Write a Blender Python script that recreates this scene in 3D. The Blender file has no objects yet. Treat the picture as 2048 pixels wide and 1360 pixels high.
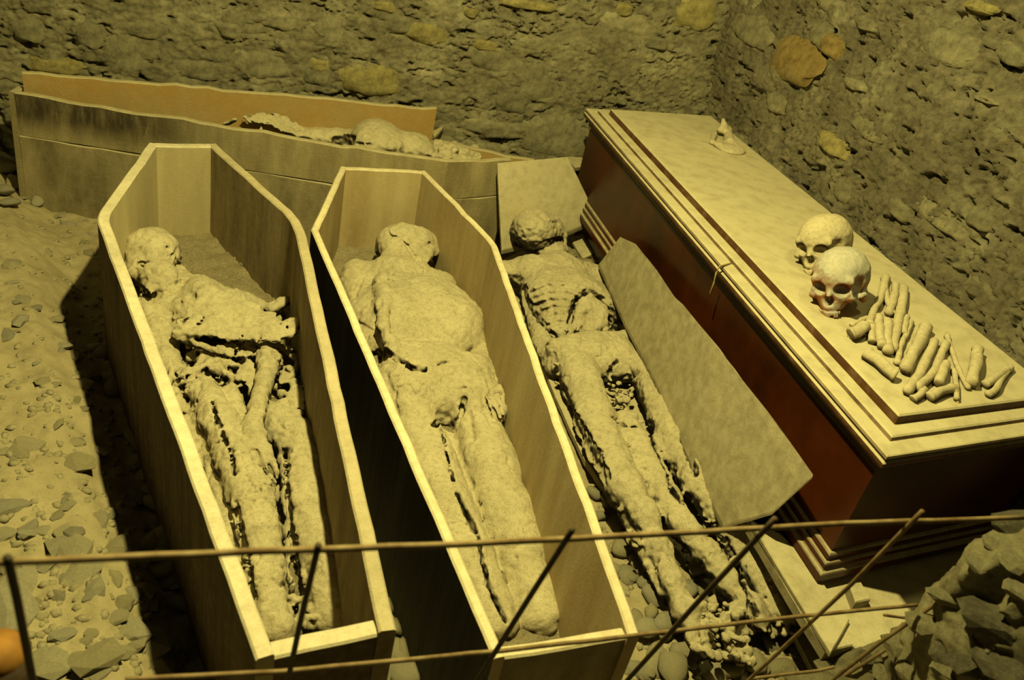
import bpy, math, random
import numpy as np
from mathutils import Vector, Matrix

random.seed(7); rng = np.random.RandomState(11)
SC = bpy.context.scene; COL = SC.collection

# ------------------------------------------------------------------ camera
CF, CPI, CRO, CH = 1730.62, math.radians(31.704157), math.radians(13.066422), 1.483026
cp, sp = math.cos(CPI), math.sin(CPI)
cw = np.array([0, cp, -sp]); _r = np.array([1, 0, 0.]); _u = np.cross(_r, cw)
cr = math.cos(CRO)*_r + math.sin(CRO)*_u; cu = -math.sin(CRO)*_r + math.cos(CRO)*_u
cam = bpy.data.cameras.new('camera'); camo = bpy.data.objects.new('camera', cam); COL.objects.link(camo)
M = Matrix.Identity(4)
for i in range(3):
    M[i][0] = cr[i]; M[i][1] = cu[i]; M[i][2] = -cw[i]
M[2][3] = CH
camo.matrix_world = M
cam.sensor_width = 36; cam.lens = CF*36/2048; cam.clip_start = .02
cam.dof.use_dof = True; cam.dof.focus_distance = 2.25; cam.dof.aperture_fstop = 5.0
SC.camera = camo
# ------------------------------------------------------------------ light
world = bpy.data.worlds.new('World'); SC.world = world; world.use_nodes = True
world.node_tree.nodes['Background'].inputs[0].default_value = (1, .82, .34, 1)
world.node_tree.nodes['Background'].inputs[1].default_value = .02
def lamp(name, loc, power, size, col):
    l = bpy.data.lights.new(name, 'POINT'); l.energy = power; l.shadow_soft_size = size; l.color = col
    o = bpy.data.objects.new(name, l); o.location = loc; COL.objects.link(o); return o
lamp('crypt_lamp', (-.22, 1.42, 2.08), 236, .025, (1, .875, .29))
lamp('fill_lamp', (.9, 2.0, 2.9), 34, .08, (1, .89, .29))  # unseen fill light, added to brighten the right wall and gaunt mummy
SC.view_settings.view_transform = 'Standard'; SC.view_settings.look = 'None'
SC.view_settings.gamma = 1; SC.view_settings.use_curve_mapping = False
SC.view_settings.exposure = 0.0

# ------------------------------------------------------------------ measuring helpers
def ray(px, py): return cw + cr*(px-1024)/CF - cu*(py-680)/CF
def P(px, py, z):
    d = ray(px, py); t = (z-CH)/d[2]; return np.array([0, 0, CH]) + d*t
def onplane(px, py, p0, n):
    d = ray(px, py); o = np.array([0, 0, CH]); return o + d*(np.dot(p0-o, n)/np.dot(d, n))

_T = np.random.RandomState(3).rand(64, 64, 64).astype(np.float32)*2-1
def vn(x, y, z=0.):
    x, y, z = np.broadcast_arrays(x, y, z)
    xi, yi, zi = np.floor(x).astype(int), np.floor(y).astype(int), np.floor(z).astype(int)
    fx, fy, fz = x-xi, y-yi, z-zi
    fx = fx*fx*(3-2*fx); fy = fy*fy*(3-2*fy); fz = fz*fz*(3-2*fz)
    xi &= 63; yi &= 63; zi &= 63; x1, y1, z1 = (xi+1) & 63, (yi+1) & 63, (zi+1) & 63
    a = _T[xi, yi, zi]*(1-fx)+_T[x1, yi, zi]*fx; b = _T[xi, y1, zi]*(1-fx)+_T[x1, y1, zi]*fx
    c = _T[xi, yi, z1]*(1-fx)+_T[x1, yi, z1]*fx; d = _T[xi, y1, z1]*(1-fx)+_T[x1, y1, z1]*fx
    return (a*(1-fy)+b*fy)*(1-fz)+(c*(1-fy)+d*fy)*fz
def fbm(x, y, z, f, o=4, g=.5):
    s = 0; a = 1.
    for i in range(o):
        s = s + a*vn(x*f+13.7*i, y*f+5.1*i, z*f+9.3*i); f = f*2.03; a *= g
    return s

# ------------------------------------------------------------------ materials
def mat(name): m = bpy.data.materials.new(name); m.use_nodes = True; return m, m.node_tree.nodes, m.node_tree.links
def _n(N, t, **k):
    n = N.new(t)
    for a, b in k.items(): setattr(n, a, b)
    return n
def ramp(N, L, src, stops):
    r = N.new('ShaderNodeValToRGB'); e = r.color_ramp.elements
    while len(e) < len(stops): e.new(.5)
    for q, (p, c) in zip(e, stops): q.position = p; q.color = (*c, 1)
    L.new(src, r.inputs[0]); return r.outputs[0]
def noise(N, L, vec, sc, det=6, ro=.6, scale3=None):
    if scale3:
        mp = N.new('ShaderNodeMapping'); mp.inputs['Scale'].default_value = scale3; L.new(vec, mp.inputs[0]); vec = mp.outputs[0]
    t = N.new('ShaderNodeTexNoise'); t.inputs['Scale'].default_value = sc; t.inputs['Detail'].default_value = det
    t.inputs['Roughness'].default_value = ro; L.new(vec, t.inputs['Vector']); return t.outputs[0]
def mixc(N, L, f, a, b):
    m = N.new('ShaderNodeMix'); m.data_type = 'RGBA'
    if hasattr(f, 'links'): L.new(f, m.inputs[0])
    else: m.inputs[0].default_value = f
    for s, v in ((6, a), (7, b)):
        if hasattr(v, 'links'): L.new(v, m.inputs[s])
        else: m.inputs[s].default_value = (*v, 1)
    return m.outputs[2]
def upness(N, L, lo, hi):
    g = N.new('ShaderNodeNewGeometry'); s = N.new('ShaderNodeSeparateXYZ'); L.new(g.outputs['Normal'], s.inputs[0])
    r = N.new('ShaderNodeMapRange'); r.inputs[1].default_value = lo; r.inputs[2].default_value = hi; L.new(s.outputs[2], r.inputs[0])
    return r.outputs[0]
def math_(N, L, op, a, b):
    m = N.new('ShaderNodeMath'); m.operation = op
    for i, v in enumerate((a, b)):
        if hasattr(v, 'links'): L.new(v, m.inputs[i])
        else: m.inputs[i].default_value = v
    m.use_clamp = False
    return m.outputs[0]

def dusty(name, d1, d2, under, lo=-.1, hi=.35, sc=14, bump=.5, bsc=130, rough=.95, grain=None, under2=None, urough=.8, thin=.0, rnd=.0, speck=.35):
    """dust (d1..d2) lying on what faces up; `under` is the bare stuff, with streaks along `grain`"""
    m, N, L = mat(name); bs = N['Principled BSDF']
    tc = N.new('ShaderNodeTexCoord').outputs['Object']
    n1 = noise(N, L, tc, sc*.6, 4); n2 = noise(N, L, tc, sc*4, 5)
    dc = ramp(N, L, n1, [(.3, d1), (.7, d2)])
    sk = ramp(N, L, noise(N, L, tc, 260, 3, .7), [(.34, (.45, .42, .36)), (.44, (1, 1, 1)), (.75, (1.08, 1.08, 1.06))])
    n3 = ramp(N, L, n2, [(.3, (.86, .85, .82)), (.6, (1, 1, 1))])
    mm = N.new('ShaderNodeMix'); mm.data_type = 'RGBA'; mm.blend_type = 'MULTIPLY'; mm.inputs[0].default_value = 1
    L.new(dc, mm.inputs[6]); L.new(n3, mm.inputs[7]); dc = mm.outputs[2]
    mm = N.new('ShaderNodeMix'); mm.data_type = 'RGBA'; mm.blend_type = 'MULTIPLY'; mm.inputs[0].default_value = speck
    L.new(dc, mm.inputs[6]); L.new(sk, mm.inputs[7]); dc = mm.outputs[2]
    if rnd:
        oi = N.new('ShaderNodeObjectInfo'); hs = N.new('ShaderNodeHueSaturation')
        v = N.new('ShaderNodeMapRange'); v.inputs[3].default_value = 1-rnd; v.inputs[4].default_value = 1+rnd; L.new(oi.outputs['Random'], v.inputs[0])
        L.new(v.outputs[0], hs.inputs['Value']); L.new(dc, hs.inputs['Color'])
        r2 = math_(N, L, 'MULTIPLY', oi.outputs['Random'], 7.31); r2 = math_(N, L, 'FRACT', r2, 0)
        v2 = N.new('ShaderNodeMapRange'); v2.inputs[3].default_value = 1-rnd*1.6; v2.inputs[4].default_value = 1+rnd; L.new(r2, v2.inputs[0])
        L.new(v2.outputs[0], hs.inputs['Saturation']); dc = hs.outputs[0]
    if grain:
        g = noise(N, L, tc, 1, 6, .65, grain); uc = ramp(N, L, g, [(.3, under), (.72, under2 or tuple(c*1.8 for c in under))])
    else:
        uc = ramp(N, L, n2, [(.3, under), (.7, under2 or tuple(c*1.7 for c in under))])
    up = upness(N, L, lo, hi)
    nz = math_(N, L, 'MULTIPLY', math_(N, L, 'SUBTRACT', n2, .5), .55)
    f = math_(N, L, 'ADD', up, nz); f = math_(N, L, 'ADD', f, thin)
    cl = N.new('ShaderNodeClamp'); L.new(f, cl.inputs[0]); f = cl.outputs[0]
    L.new(mixc(N, L, f, uc, dc), bs.inputs['Base Color'])
    r = N.new('ShaderNodeMapRange'); r.inputs[3].default_value = urough; r.inputs[4].default_value = rough; L.new(f, r.inputs[0]); L.new(r.outputs[0], bs.inputs['Roughness'])
    bs.inputs['Specular IOR Level'].default_value = .25
    nb = noise(N, L, tc, bsc, 8, .72)
    b = N.new('ShaderNodeBump'); b.inputs['Strength'].default_value = bump; b.inputs['Distance'].default_value = .004
    L.new(nb, b.inputs['Height']); L.new(b.outputs[0], bs.inputs['Normal'])
    return m
D1, D2 = (.40, .345, .235), (.53, .465, .33)
M_skin = dusty('dusted_skin', (.43, .375, .26), (.55, .485, .345), (.018, .012, .007), lo=-.02, hi=.42, sc=18, bump=.8, bsc=150, speck=.7)
M_debris = dusty('dust_and_crumbs', (.34, .285, .18), (.45, .385, .26), (.05, .035, .018), lo=.1, hi=.6, sc=30, bump=1.0, bsc=110, speck=1.0)
for n_ in M_debris.node_tree.nodes:
    if n_.type == 'BUMP': n_.inputs['Distance'].default_value = .012
M_bone = dusty('dusted_bone', (.42, .36, .25), (.52, .455, .325), (.05, .035, .02), lo=-.45, hi=.1, sc=22, bump=.25, bsc=90)
M_bareskull = dusty('weathered_skull', (.33, .32, .30), (.46, .43, .37), (.17, .06, .018), lo=-.3, hi=.45, sc=26, bump=.25, bsc=90)
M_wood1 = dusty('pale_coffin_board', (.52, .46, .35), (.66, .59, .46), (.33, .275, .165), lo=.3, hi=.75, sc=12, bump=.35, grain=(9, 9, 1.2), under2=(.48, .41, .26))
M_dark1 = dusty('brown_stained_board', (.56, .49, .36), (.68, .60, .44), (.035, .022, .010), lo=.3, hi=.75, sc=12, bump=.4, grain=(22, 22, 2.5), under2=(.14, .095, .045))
M_mid1 = dusty('dust_streaked_brown_board', (.40, .345, .24), (.5, .43, .3), (.11, .08, .04), lo=.3, hi=.75, sc=12, bump=.6, grain=(16, 16, 3), under2=(.34, .27, .16), thin=.12)
M_wood2 = dusty('ochre_coffin_board', (.56, .49, .36), (.68, .60, .44), (.26, .18, .08), lo=.3, hi=.75, sc=12, bump=.3, grain=(7, 7, 1.0), under2=(.47, .39, .24))
M_black = dusty('black_painted_board', (.56, .49, .36), (.66, .58, .43), (.018, .018, .018), lo=.5, hi=.9, sc=12, bump=.35, grain=(40, 40, 3), under2=(.07, .066, .055), thin=-.08)
M_wood4 = dusty('orange_brown_board', (.38, .33, .22), (.46, .40, .27), (.34, .205, .06), lo=.3, hi=.75, sc=9, bump=.6, grain=(3, 3, 5), under2=(.30, .225, .11), thin=.06)
M_wood4n = dusty('old_brown_board', (.38, .33, .22), (.46, .40, .27), (.10, .075, .042), lo=.3, hi=.75, sc=9, bump=.7, grain=(9, 9, 3.0), under2=(.36, .30, .18), thin=.12)
M_stain = dusty('stained_upper_plank', (.38, .33, .22), (.46, .40, .27), (.20, .16, .09), lo=.3, hi=.75, sc=9, bump=.7, grain=(16, 16, 4.0), under2=(.38, .32, .19), thin=.0)
def stain(m):
    N, L = m.node_tree.nodes, m.node_tree.links; bs = N['Principled BSDF']; src = bs.inputs['Base Color'].links[0].from_socket
    tc = N.new('ShaderNodeTexCoord').outputs['Object']; sx = N.new('ShaderNodeSeparateXYZ'); L.new(tc, sx.inputs[0])
    a = N.new('ShaderNodeMapRange'); a.interpolation_type = 'SMOOTHSTEP'; a.inputs[1].default_value = .42; a.inputs[2].default_value = -.05; L.new(sx.outputs[0], a.inputs[0])
    b = N.new('ShaderNodeMapRange'); b.interpolation_type = 'SMOOTHSTEP'; b.inputs[1].default_value = .25; b.inputs[2].default_value = .35; L.new(sx.outputs[2], b.inputs[0])
    e = N.new('ShaderNodeMapRange'); e.interpolation_type = 'SMOOTHSTEP'; e.inputs[1].default_value = -.66; e.inputs[2].default_value = -.5; L.new(sx.outputs[0], e.inputs[0])
    f = math_(N, L, 'MULTIPLY', a.outputs[0], e.outputs[0]); f = math_(N, L, 'MULTIPLY', f, b.outputs[0])
    n = noise(N, L, tc, 1, 5, .7, (20, 20, 5)); nr = N.new('ShaderNodeMapRange'); nr.inputs[1].default_value = .3; nr.inputs[2].default_value = .55; nr.inputs[3].default_value = .45; L.new(n, nr.inputs[0])
    f = math_(N, L, 'MULTIPLY', f, nr.outputs[0]); g = N.new('ShaderNodeNewGeometry'); s2 = N.new('ShaderNodeSeparateXYZ'); L.new(g.outputs['Normal'], s2.inputs[0])
    h = math_(N, L, 'LESS_THAN', s2.outputs[2], .5); f = math_(N, L, 'MULTIPLY', f, h)
    L.new(mixc(N, L, f, src, (.045, .034, .02)), bs.inputs['Base Color'])
stain(M_stain)
M_slab = dusty('dust_covered_board', (.47, .415, .29), (.53, .47, .335), (.07, .055, .03), lo=-.15, hi=.3, sc=8, bump=.4, bsc=160)
M_mahog = dusty('mahogany', (.44, .385, .27), (.50, .44, .31), (.010, .004, .0015), lo=.25, hi=.7, sc=8, bump=.06, bsc=60, grain=(2.2, 2.2, 2.2), under2=(.085, .018, .003), urough=.3, thin=-.22)
M_lid = dusty('dusted_mahogany_lid', (.46, .405, .285), (.52, .46, .325), (.06, .025, .009), lo=.12, hi=.8, sc=5, bump=.15, bsc=160, urough=.5, speck=.25)
M_stone = dusty('floor_stone', (.33, .29, .20), (.43, .385, .275), (.10, .085, .06), lo=-.2, hi=.3, sc=20, bump=.8, bsc=80, rnd=.16, speck=.6)
M_floor = dusty('trodden_earth', (.31, .26, .165), (.42, .36, .235), (.17, .14, .09), lo=.2, hi=.8, sc=7, bump=.8, bsc=70)
def wallmat(name, c1, c2, c3, rnd=.0):
    m, N, L = mat(name); bs = N['Principled BSDF']; tc = N.new('ShaderNodeTexCoord').outputs['Object']
    a = noise(N, L, tc, 5, 8, .7); b = noise(N, L, tc, 38, 6, .7)
    c = ramp(N, L, a, [(.3, c1), (.52, c2), (.72, c3)])
    d = ramp(N, L, b, [(.3, (.5, .5, .5)), (.48, (.95, .95, .95)), (.72, (1.3, 1.3, 1.22))])
    mm = N.new('ShaderNodeMix'); mm.data_type = 'RGBA'; mm.blend_type = 'MULTIPLY'; mm.inputs[0].default_value = 1
    L.new(c, mm.inputs[6]); L.new(d, mm.inputs[7]); o = mm.outputs[2]
    if rnd:
        oi = N.new('ShaderNodeObjectInfo'); hs = N.new('ShaderNodeHueSaturation')
        v = N.new('ShaderNodeMapRange'); v.inputs[3].default_value = 1-rnd; v.inputs[4].default_value = 1+rnd; L.new(oi.outputs['Random'], v.inputs[0])
        L.new(v.outputs[0], hs.inputs['Value']); L.new(o, hs.inputs['Color']); o = hs.outputs[0]
    L.new(o, bs.inputs['Base Color']); bs.inputs['Roughness'].default_value = .95; bs.inputs['Specular IOR Level'].default_value = .2
    bp = N.new('ShaderNodeBump'); bp.inputs['Strength'].default_value = 1.0; bp.inputs['Distance'].default_value = .010
    L.new(noise(N, L, tc, 75, 10, .85), bp.inputs['Height']); L.new(bp.outputs[0], bs.inputs['Normal'])
    return m
M_plaster = wallmat('lime_mortar', (.21, .185, .13), (.31, .28, .195), (.52, .47, .34))
M_wstone = wallmat('wall_stone', (.25, .225, .155), (.33, .30, .21), (.42, .385, .27), rnd=.22)
M_wyellow = wallmat('yellow_limestone', (.30, .25, .11), (.42, .36, .17), (.50, .43, .23), rnd=.1)
M_worange = wallmat('orange_stained_stone', (.26, .18, .07), (.36, .26, .11), (.30, .26, .15))
M_plasterR = wallmat('grey_mortar', (.15, .13, .095), (.25, .22, .16), (.40, .365, .265))
M_jamb = wallmat('broken_masonry', (.14, .12, .08), (.36, .32, .21), (.56, .50, .34))
M_jgrey = wallmat('grey_rubble_stone', (.13, .115, .085), (.24, .215, .16), (.38, .34, .25)); M_jcream = wallmat('cream_rubble_stone', (.30, .27, .18), (.50, .445, .30), (.62, .56, .39))
def rustm(name, c1, c2):
    m, N, L = mat(name); bs = N['Principled BSDF']; tc = N.new('ShaderNodeTexCoord').outputs['Object']
    L.new(ramp(N, L, noise(N, L, tc, 30, 5), [(.35, c1), (.65, c2)]), bs.inputs['Base Color']); bs.inputs['Roughness'].default_value = .75; bs.inputs['Metallic'].default_value = .3
    return m
M_rust = rustm('rusted_iron', (.13, .075, .03), (.27, .20, .11))
M_irondk = rustm('dark_iron', (.03, .02, .012), (.07, .045, .025))
M_straw = rustm('straw', (.35, .28, .14), (.45, .36, .2))
M_orange = rustm('orange_dome', (.32, .15, .02), (.22, .10, .015))

# ------------------------------------------------------------------ object helpers
def mesh_obj(name, V, F, m, parent=None, smooth=True, origin=None):
    V = np.asarray(V, dtype=np.float64)
    if parent is not None and origin is None: origin = parent_world(parent)
    if origin is None: origin = (V.min(0)+V.max(0))/2; origin[2] = V[:, 2].min()
    me = bpy.data.meshes.new(name)
    V = V-np.asarray(origin)
    if isinstance(F, np.ndarray):
        me.vertices.add(len(V)); me.vertices.foreach_set('co', V.astype(np.float32).ravel())
        k = F.shape[1]; me.loops.add(F.size); me.loops.foreach_set('vertex_index', F.astype(np.int32).ravel())
        me.polygons.add(len(F)); me.polygons.foreach_set('loop_start', np.arange(0, F.size, k, dtype=np.int32))
        me.update(calc_edges=True); me.validate()
    else:
        me.from_pydata([tuple(v) for v in V], [], F); me.update()
    if smooth: me.polygons.foreach_set('use_smooth', np.ones(len(me.polygons), bool))
    me.materials.append(m)
    o = bpy.data.objects.new(name, me); COL.objects.link(o)
    if parent is not None: o.parent = parent; o.location = Vector(origin)-Vector(parent_world(parent))
    else: o.location = origin
    return o
def parent_world(p):
    w = np.array(p.location)
    while p.parent is not None: p = p.parent; w = w+np.array(p.location)
    return w
def thing(name, loc, label, cat, group=None):
    o = bpy.data.objects.new(name, None); o.location = loc; o.empty_display_size = .1; COL.objects.link(o)
    tag(o, label, cat, group); return o
def tag(o, label=None, cat=None, group=None, kind=None):
    if label: o['label'] = label
    if cat: o['category'] = cat
    if group: o['group'] = group
    if kind: o['kind'] = kind
    return o
def grid_faces(nu, nv, mask=None, flip=False):
    i, j = np.meshgrid(np.arange(nu-1), np.arange(nv-1), indexing='ij')
    a = i*nv+j; F = np.stack([a, a+nv, a+nv+1, a+1], -1)
    if flip: F = F[..., ::-1]
    if mask is not None: F = F[mask]
    return F.reshape(-1, 4)
def in_poly(x, y, poly):
    ins = np.zeros(np.shape(x), bool); n = len(poly)
    for i in range(n):
        x0, y0 = poly[i][:2]; x1, y1 = poly[(i+1) % n][:2]
        c = ((y0 > y) != (y1 > y)) & (x < (x1-x0)*(y-y0)/((y1-y0) if y1 != y0 else 1e-9)+x0); ins ^= c
    return ins
def prism(outline_top, thick, name, m, parent=None, down=(0, 0, -1), chamfer=.003, rough=.0, n_sub=1):
    """slab from a ring of 3-D top points"""
    pts = [np.array(p, float) for p in outline_top]
    if n_sub > 1:
        q = []
        for i, p in enumerate(pts):
            a, b = p, pts[(i+1) % len(pts)]
            for t in range(n_sub):
                w = a+(b-a)*t/n_sub
                if rough and t: w = w+np.array([vn(w[0]*40, w[1]*40, 1.5), vn(w[0]*40, w[1]*40, 7.5), 0])*rough
                q.append(w)
        pts = q
    n = len(pts); c = sum(pts)/n; d = np.array(down, float)
    rings = []
    def inset(p, k): v = c-p; v = v/np.linalg.norm(v); return p+v*k
    rings.append([inset(p, chamfer) for p in pts]); rings.append([p+d*chamfer for p in pts]); rings.append([p+d*(thick-chamfer) for p in pts]); rings.append([inset(p, chamfer)+d*thick for p in pts])
    V = [v for r in rings for v in r]; F = [list(range(n)), [3*n+i for i in range(n)][::-1]]
    for k in range(3):
        for i in range(n):
            j = (i+1) % n; F.append([k*n+i, (k+1)*n+i, (k+1)*n+j, k*n+j])
    # orientation
    a = np.cross(pts[1]-pts[0], pts[2]-pts[1])
    o = mesh_obj(name, V, F, m, parent, smooth=False)
    bmfix(o); return o
import bmesh
def bmfix(o):
    bm = bmesh.new(); bm.from_mesh(o.data); bmesh.ops.recalc_face_normals(bm, faces=bm.faces); bm.to_mesh(o.data); bm.free()
def tube(pts, radii, n=10, close=True):
    pts = [np.array(p, float) for p in pts]; V = []; F = []
    if np.isscalar(radii): radii = [radii]*len(pts)
    for i, p in enumerate(pts):
        t = pts[min(i+1, len(pts)-1)]-pts[max(i-1, 0)]; t /= np.linalg.norm(t)
        a = np.cross(t, (0, 0, 1.)); a = a if np.linalg.norm(a) > .1 else np.cross(t, (1., 0, 0)); a /= np.linalg.norm(a); b = np.cross(t, a)
        for k in range(n):
            q = 2*math.pi*k/n; V.append(p+(a*math.cos(q)+b*math.sin(q))*radii[i])
    for i in range(len(pts)-1):
        for k in range(n):
            F.append([i*n+k, i*n+(k+1) % n, (i+1)*n+(k+1) % n, (i+1)*n+k])
    if close: F.append(list(range(n))[::-1]); F.append([(len(pts)-1)*n+k for k in range(n)])
    return V, F

# ------------------------------------------------------------------ implicit volumes
def smin(a, b, k):
    if k <= 0: return np.minimum(a, b)
    h = np.clip(.5+.5*(b-a)/k, 0, 1); return b*(1-h)+a*h-k*h*(1-h)
def nets(F):
    ins = F < 0; nx, ny, nz = F.shape
    s = np.zeros((nx-1, ny-1, nz-1), np.uint8); C = [(i, j, k) for i in (0, 1) for j in (0, 1) for k in (0, 1)]
    for i, j, k in C: s += ins[i:nx-1+i, j:ny-1+j, k:nz-1+k]
    act = np.argwhere((s > 0) & (s < 8)); idx = np.full(s.shape, -1, np.int32); I, J, K = act.T; idx[I, J, K] = np.arange(len(act))
    val = {c: F[I+c[0], J+c[1], K+c[2]] for c in C}
    acc = np.zeros((len(act), 3)); cnt = np.zeros(len(act))
    for a in C:
        for ax in range(3):
            if a[ax]: continue
            b = list(a); b[ax] = 1; b = tuple(b); va, vb = val[a], val[b]; x = (va < 0) != (vb < 0)
            t = np.where(x, va/np.where(x, va-vb, 1), 0); p = np.zeros((len(act), 3)); p[:] = a; p[:, ax] = t
            acc += p*x[:, None]; cnt += x
    V = act+acc/cnt[:, None]; Q = []
    for ax in range(3):
        sl0 = [slice(None)]*3; sl1 = [slice(None)]*3; sl0[ax] = slice(0, -1); sl1[ax] = slice(1, None)
        a = ins[tuple(sl0)]; b = ins[tuple(sl1)]; e = np.argwhere(a != b); b1, b2 = [(1, 2), (2, 0), (0, 1)][ax]
        e = e[(e[:, b1] > 0) & (e[:, b2] > 0) & (e[:, b1] < F.shape[b1]-1) & (e[:, b2] < F.shape[b2]-1)]
        pos = a[tuple(e.T)]
        def cell(d1, d2): q = e.copy(); q[:, b1] -= d1; q[:, b2] -= d2; return idx[tuple(q.T)]
        q = np.stack([cell(1, 1), cell(0, 1), cell(0, 0), cell(1, 0)], 1); q[~pos] = q[~pos][:, ::-1]; Q.append(q)
    return V, np.concatenate(Q)
class Vol:
    def __init__(s, o, ang, box, h):
        s.o = np.array(o, float); s.U = np.array([math.sin(ang), -math.cos(ang), 0]); s.W = np.array([math.cos(ang), math.sin(ang), 0]); s.h = h
        u0, u1, v0, v1, z0, z1 = box
        s.ax = [np.arange(u0, u1, h), np.arange(v0, v1, h), np.arange(z0, z1, h)]; s.F = np.full([len(a) for a in s.ax], .06, np.float32); s.org = np.array([u0, v0, z0])
    def loc(s, p): d = np.array(p, float)-np.array([s.o[0], s.o[1], 0]); return np.array([d@s.U, d@s.W, p[2]])
    def win(s, lo, hi):
        sl = []
        for a in range(3):
            n = len(s.ax[a]); i0 = int(max(0, math.floor((lo[a]-s.org[a])/s.h))); i1 = int(min(n, math.ceil((hi[a]-s.org[a])/s.h)+1))
            if i1 <= i0: return None
            sl.append(slice(i0, i1))
        X = s.ax[0][sl[0]][:, None, None]; Y = s.ax[1][sl[1]][None, :, None]; Z = s.ax[2][sl[2]][None, None, :]
        return tuple(sl), X, Y, Z
    def put(s, sl, d, k, cut):
        F = s.F[sl]
        s.F[sl] = -smin(-F, d, k) if cut else smin(F, d, k)
    def capl(s, a, b, ra, rb, k=.015, fz=1., cut=False, wob=0.):
        m = max(ra, rb)+k+.012+wob; mz = m/min(fz, 1)
        w = s.win(np.minimum(a, b)-[m, m, mz], np.maximum(a, b)+[m, m, mz])
        if w is None: return
        sl, X, Y, Z = w; ba = np.array([b[0]-a[0], b[1]-a[1], (b[2]-a[2])*fz]); bb = ba@ba+1e-12
        x, y, z = X-a[0], Y-a[1], (Z-a[2])*fz
        t = np.clip((x*ba[0]+y*ba[1]+z*ba[2])/bb, 0, 1)
        d = np.sqrt((x-ba[0]*t)**2+(y-ba[1]*t)**2+(z-ba[2]*t)**2)-(ra+(rb-ra)*t)
        if wob: d = d+wob*vn(X*70+5, Y*70, Z*70)
        s.put(sl, d, k, cut)
    def chain(s, pts, k=.015, fz=1., cut=False, wob=0.):
        L = [(s.loc(P(p[0], p[1], p[2])), p[3]) for p in pts]
        if len(L) == 1: L = L*2
        for (a, ra), (b, rb) in zip(L[:-1], L[1:]): s.capl(a, b, ra, rb, k, fz, cut, wob)
    def ell(s, px, py, z, ru, rv, rz, k=.02, yaw=0., cut=False, tilt=0.):
        s.elll(s.loc(P(px, py, z)), ru, rv, rz, k, yaw, cut, tilt)
    def elll(s, c, ru, rv, rz, k=.02, yaw=0., cut=False, tilt=0.):
        m = max(ru, rv, rz)+k+.01; w = s.win(c-m, c+m)
        if w is None: return
        sl, X, Y, Z = w; x, y, z = X-c[0], Y-c[1], Z-c[2]; ca, sa = math.cos(yaw), math.sin(yaw)
        x, y = x*ca+y*sa, -x*sa+y*ca; ct, st = math.cos(tilt), math.sin(tilt); x, z = x*ct+z*st, -x*st+z*ct
        k0 = np.sqrt((x/ru)**2+(y/rv)**2+(z/rz)**2); k1 = np.sqrt((x/ru**2)**2+(y/rv**2)**2+(z/rz**2)**2)+1e-9
        s.put(sl, k0*(k0-1)/k1, k, cut)
    def sheet(s, pts, t=.006, k=.006, rag=.004, sag=.0):
        """thin ragged sheet through pixel points (px,py,z)"""
        L = np.array([s.loc(P(*p)) for p in pts]); lo = L.min(0)-.03; hi = L.max(0)+.03
        sl, X, Y, Z = s.win(lo, hi); x = X[:, :, 0]; y = Y[:, :, 0]; x, y = np.broadcast_arrays(x, y)
        d = np.full(x.shape, 1e9); n = len(L)
        for i in range(n):
            a, b = L[i], L[(i+1) % n]; e = b[:2]-a[:2]; q = np.clip(((x-a[0])*e[0]+(y-a[1])*e[1])/(e@e+1e-12), 0, 1)
            d = np.minimum(d, (x-a[0]-e[0]*q)**2+(y-a[1]-e[1]*q)**2)
        d = np.sqrt(d); d[in_poly(x, y, L)] *= -1; d = d+rag*vn(x*90, y*90, 3.)
        A = np.c_[L[:, :2], np.ones(n)]; cf = np.linalg.lstsq(A, L[:, 2], rcond=None)[0]
        wgt = [1/((x-q[0])**2+(y-q[1])**2+3e-4) for q in L]; res = [q[2]-(cf[0]*q[0]+cf[1]*q[1]+cf[2]) for q in L]
        zc = cf[0]*x+cf[1]*y+cf[2]+sum(w*r for w, r in zip(wgt, res))/sum(wgt)+.006*vn(x*18, y*18, 4.)+sag*np.clip(-d, 0, .05)/.05
        dd = np.maximum(d[:, :, None], np.abs(Z-zc[:, :, None])-t); s.put(sl, dd, k, False)
    def hit(s, px, py):
        d = ray(px, py); o = np.array([0, 0, CH]); zt = s.ax[2][-1]; t = (zt-CH)/d[2]; p = o+d*t; st = d*(s.h*.5)/np.linalg.norm(d)
        for _ in range(4000):
            q = s.loc(p); g = np.round((q-s.org)/s.h).astype(int)
            if q[2] < s.ax[2][0]: return None
            if (g >= 0).all() and (g < s.F.shape).all() and s.F[tuple(g)] < 0: return q
            p = p+st
        return None
    def trace(s, pts, r, k=.004, cut=True, fz=1., wob=0., lift=0., deep=None):
        """groove or ridge that follows the surface under pixel points"""
        q = []; deep = (3 if cut and wob > 0 else 0) if deep is None else deep
        for (x0, y0), (x1, y1) in zip(pts[:-1], pts[1:]):
            n = max(1, int(math.hypot(x1-x0, y1-y0)/14))
            for i in range(n): q.append((x0+(x1-x0)*i/n, y0+(y1-y0)*i/n))
        q.append(pts[-1]); hs = [s.hit(*a) for a in q]
        for i in range(len(hs)-1):
            a, b = hs[i], hs[i+1]
            if a is None or b is None: continue
            if np.linalg.norm(a-b) > .12: continue
            rr = r if np.isscalar(r) else r[0]+(r[1]-r[0])*i/len(hs)
            a = a+[0, 0, lift]; b = b+[0, 0, lift]
            s.capl(a, b, rr, rr, k, fz, cut, wob)
            for dz in range(1, deep+1): s.capl(a-[0, 0, .009*dz], b-[0, 0, .009*dz], max(rr*.85, .0048), max(rr*.85, .0048), k, fz, cut, wob)
    def dent(s, px, py, r, k=.004, cut=True, lift=0.):
        a = s.hit(px, py)
        if a is None: return
        a = a+[0, 0, lift]; s.capl(a, a+[1e-4, 0, 0], r, r, k, 1., cut)
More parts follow.
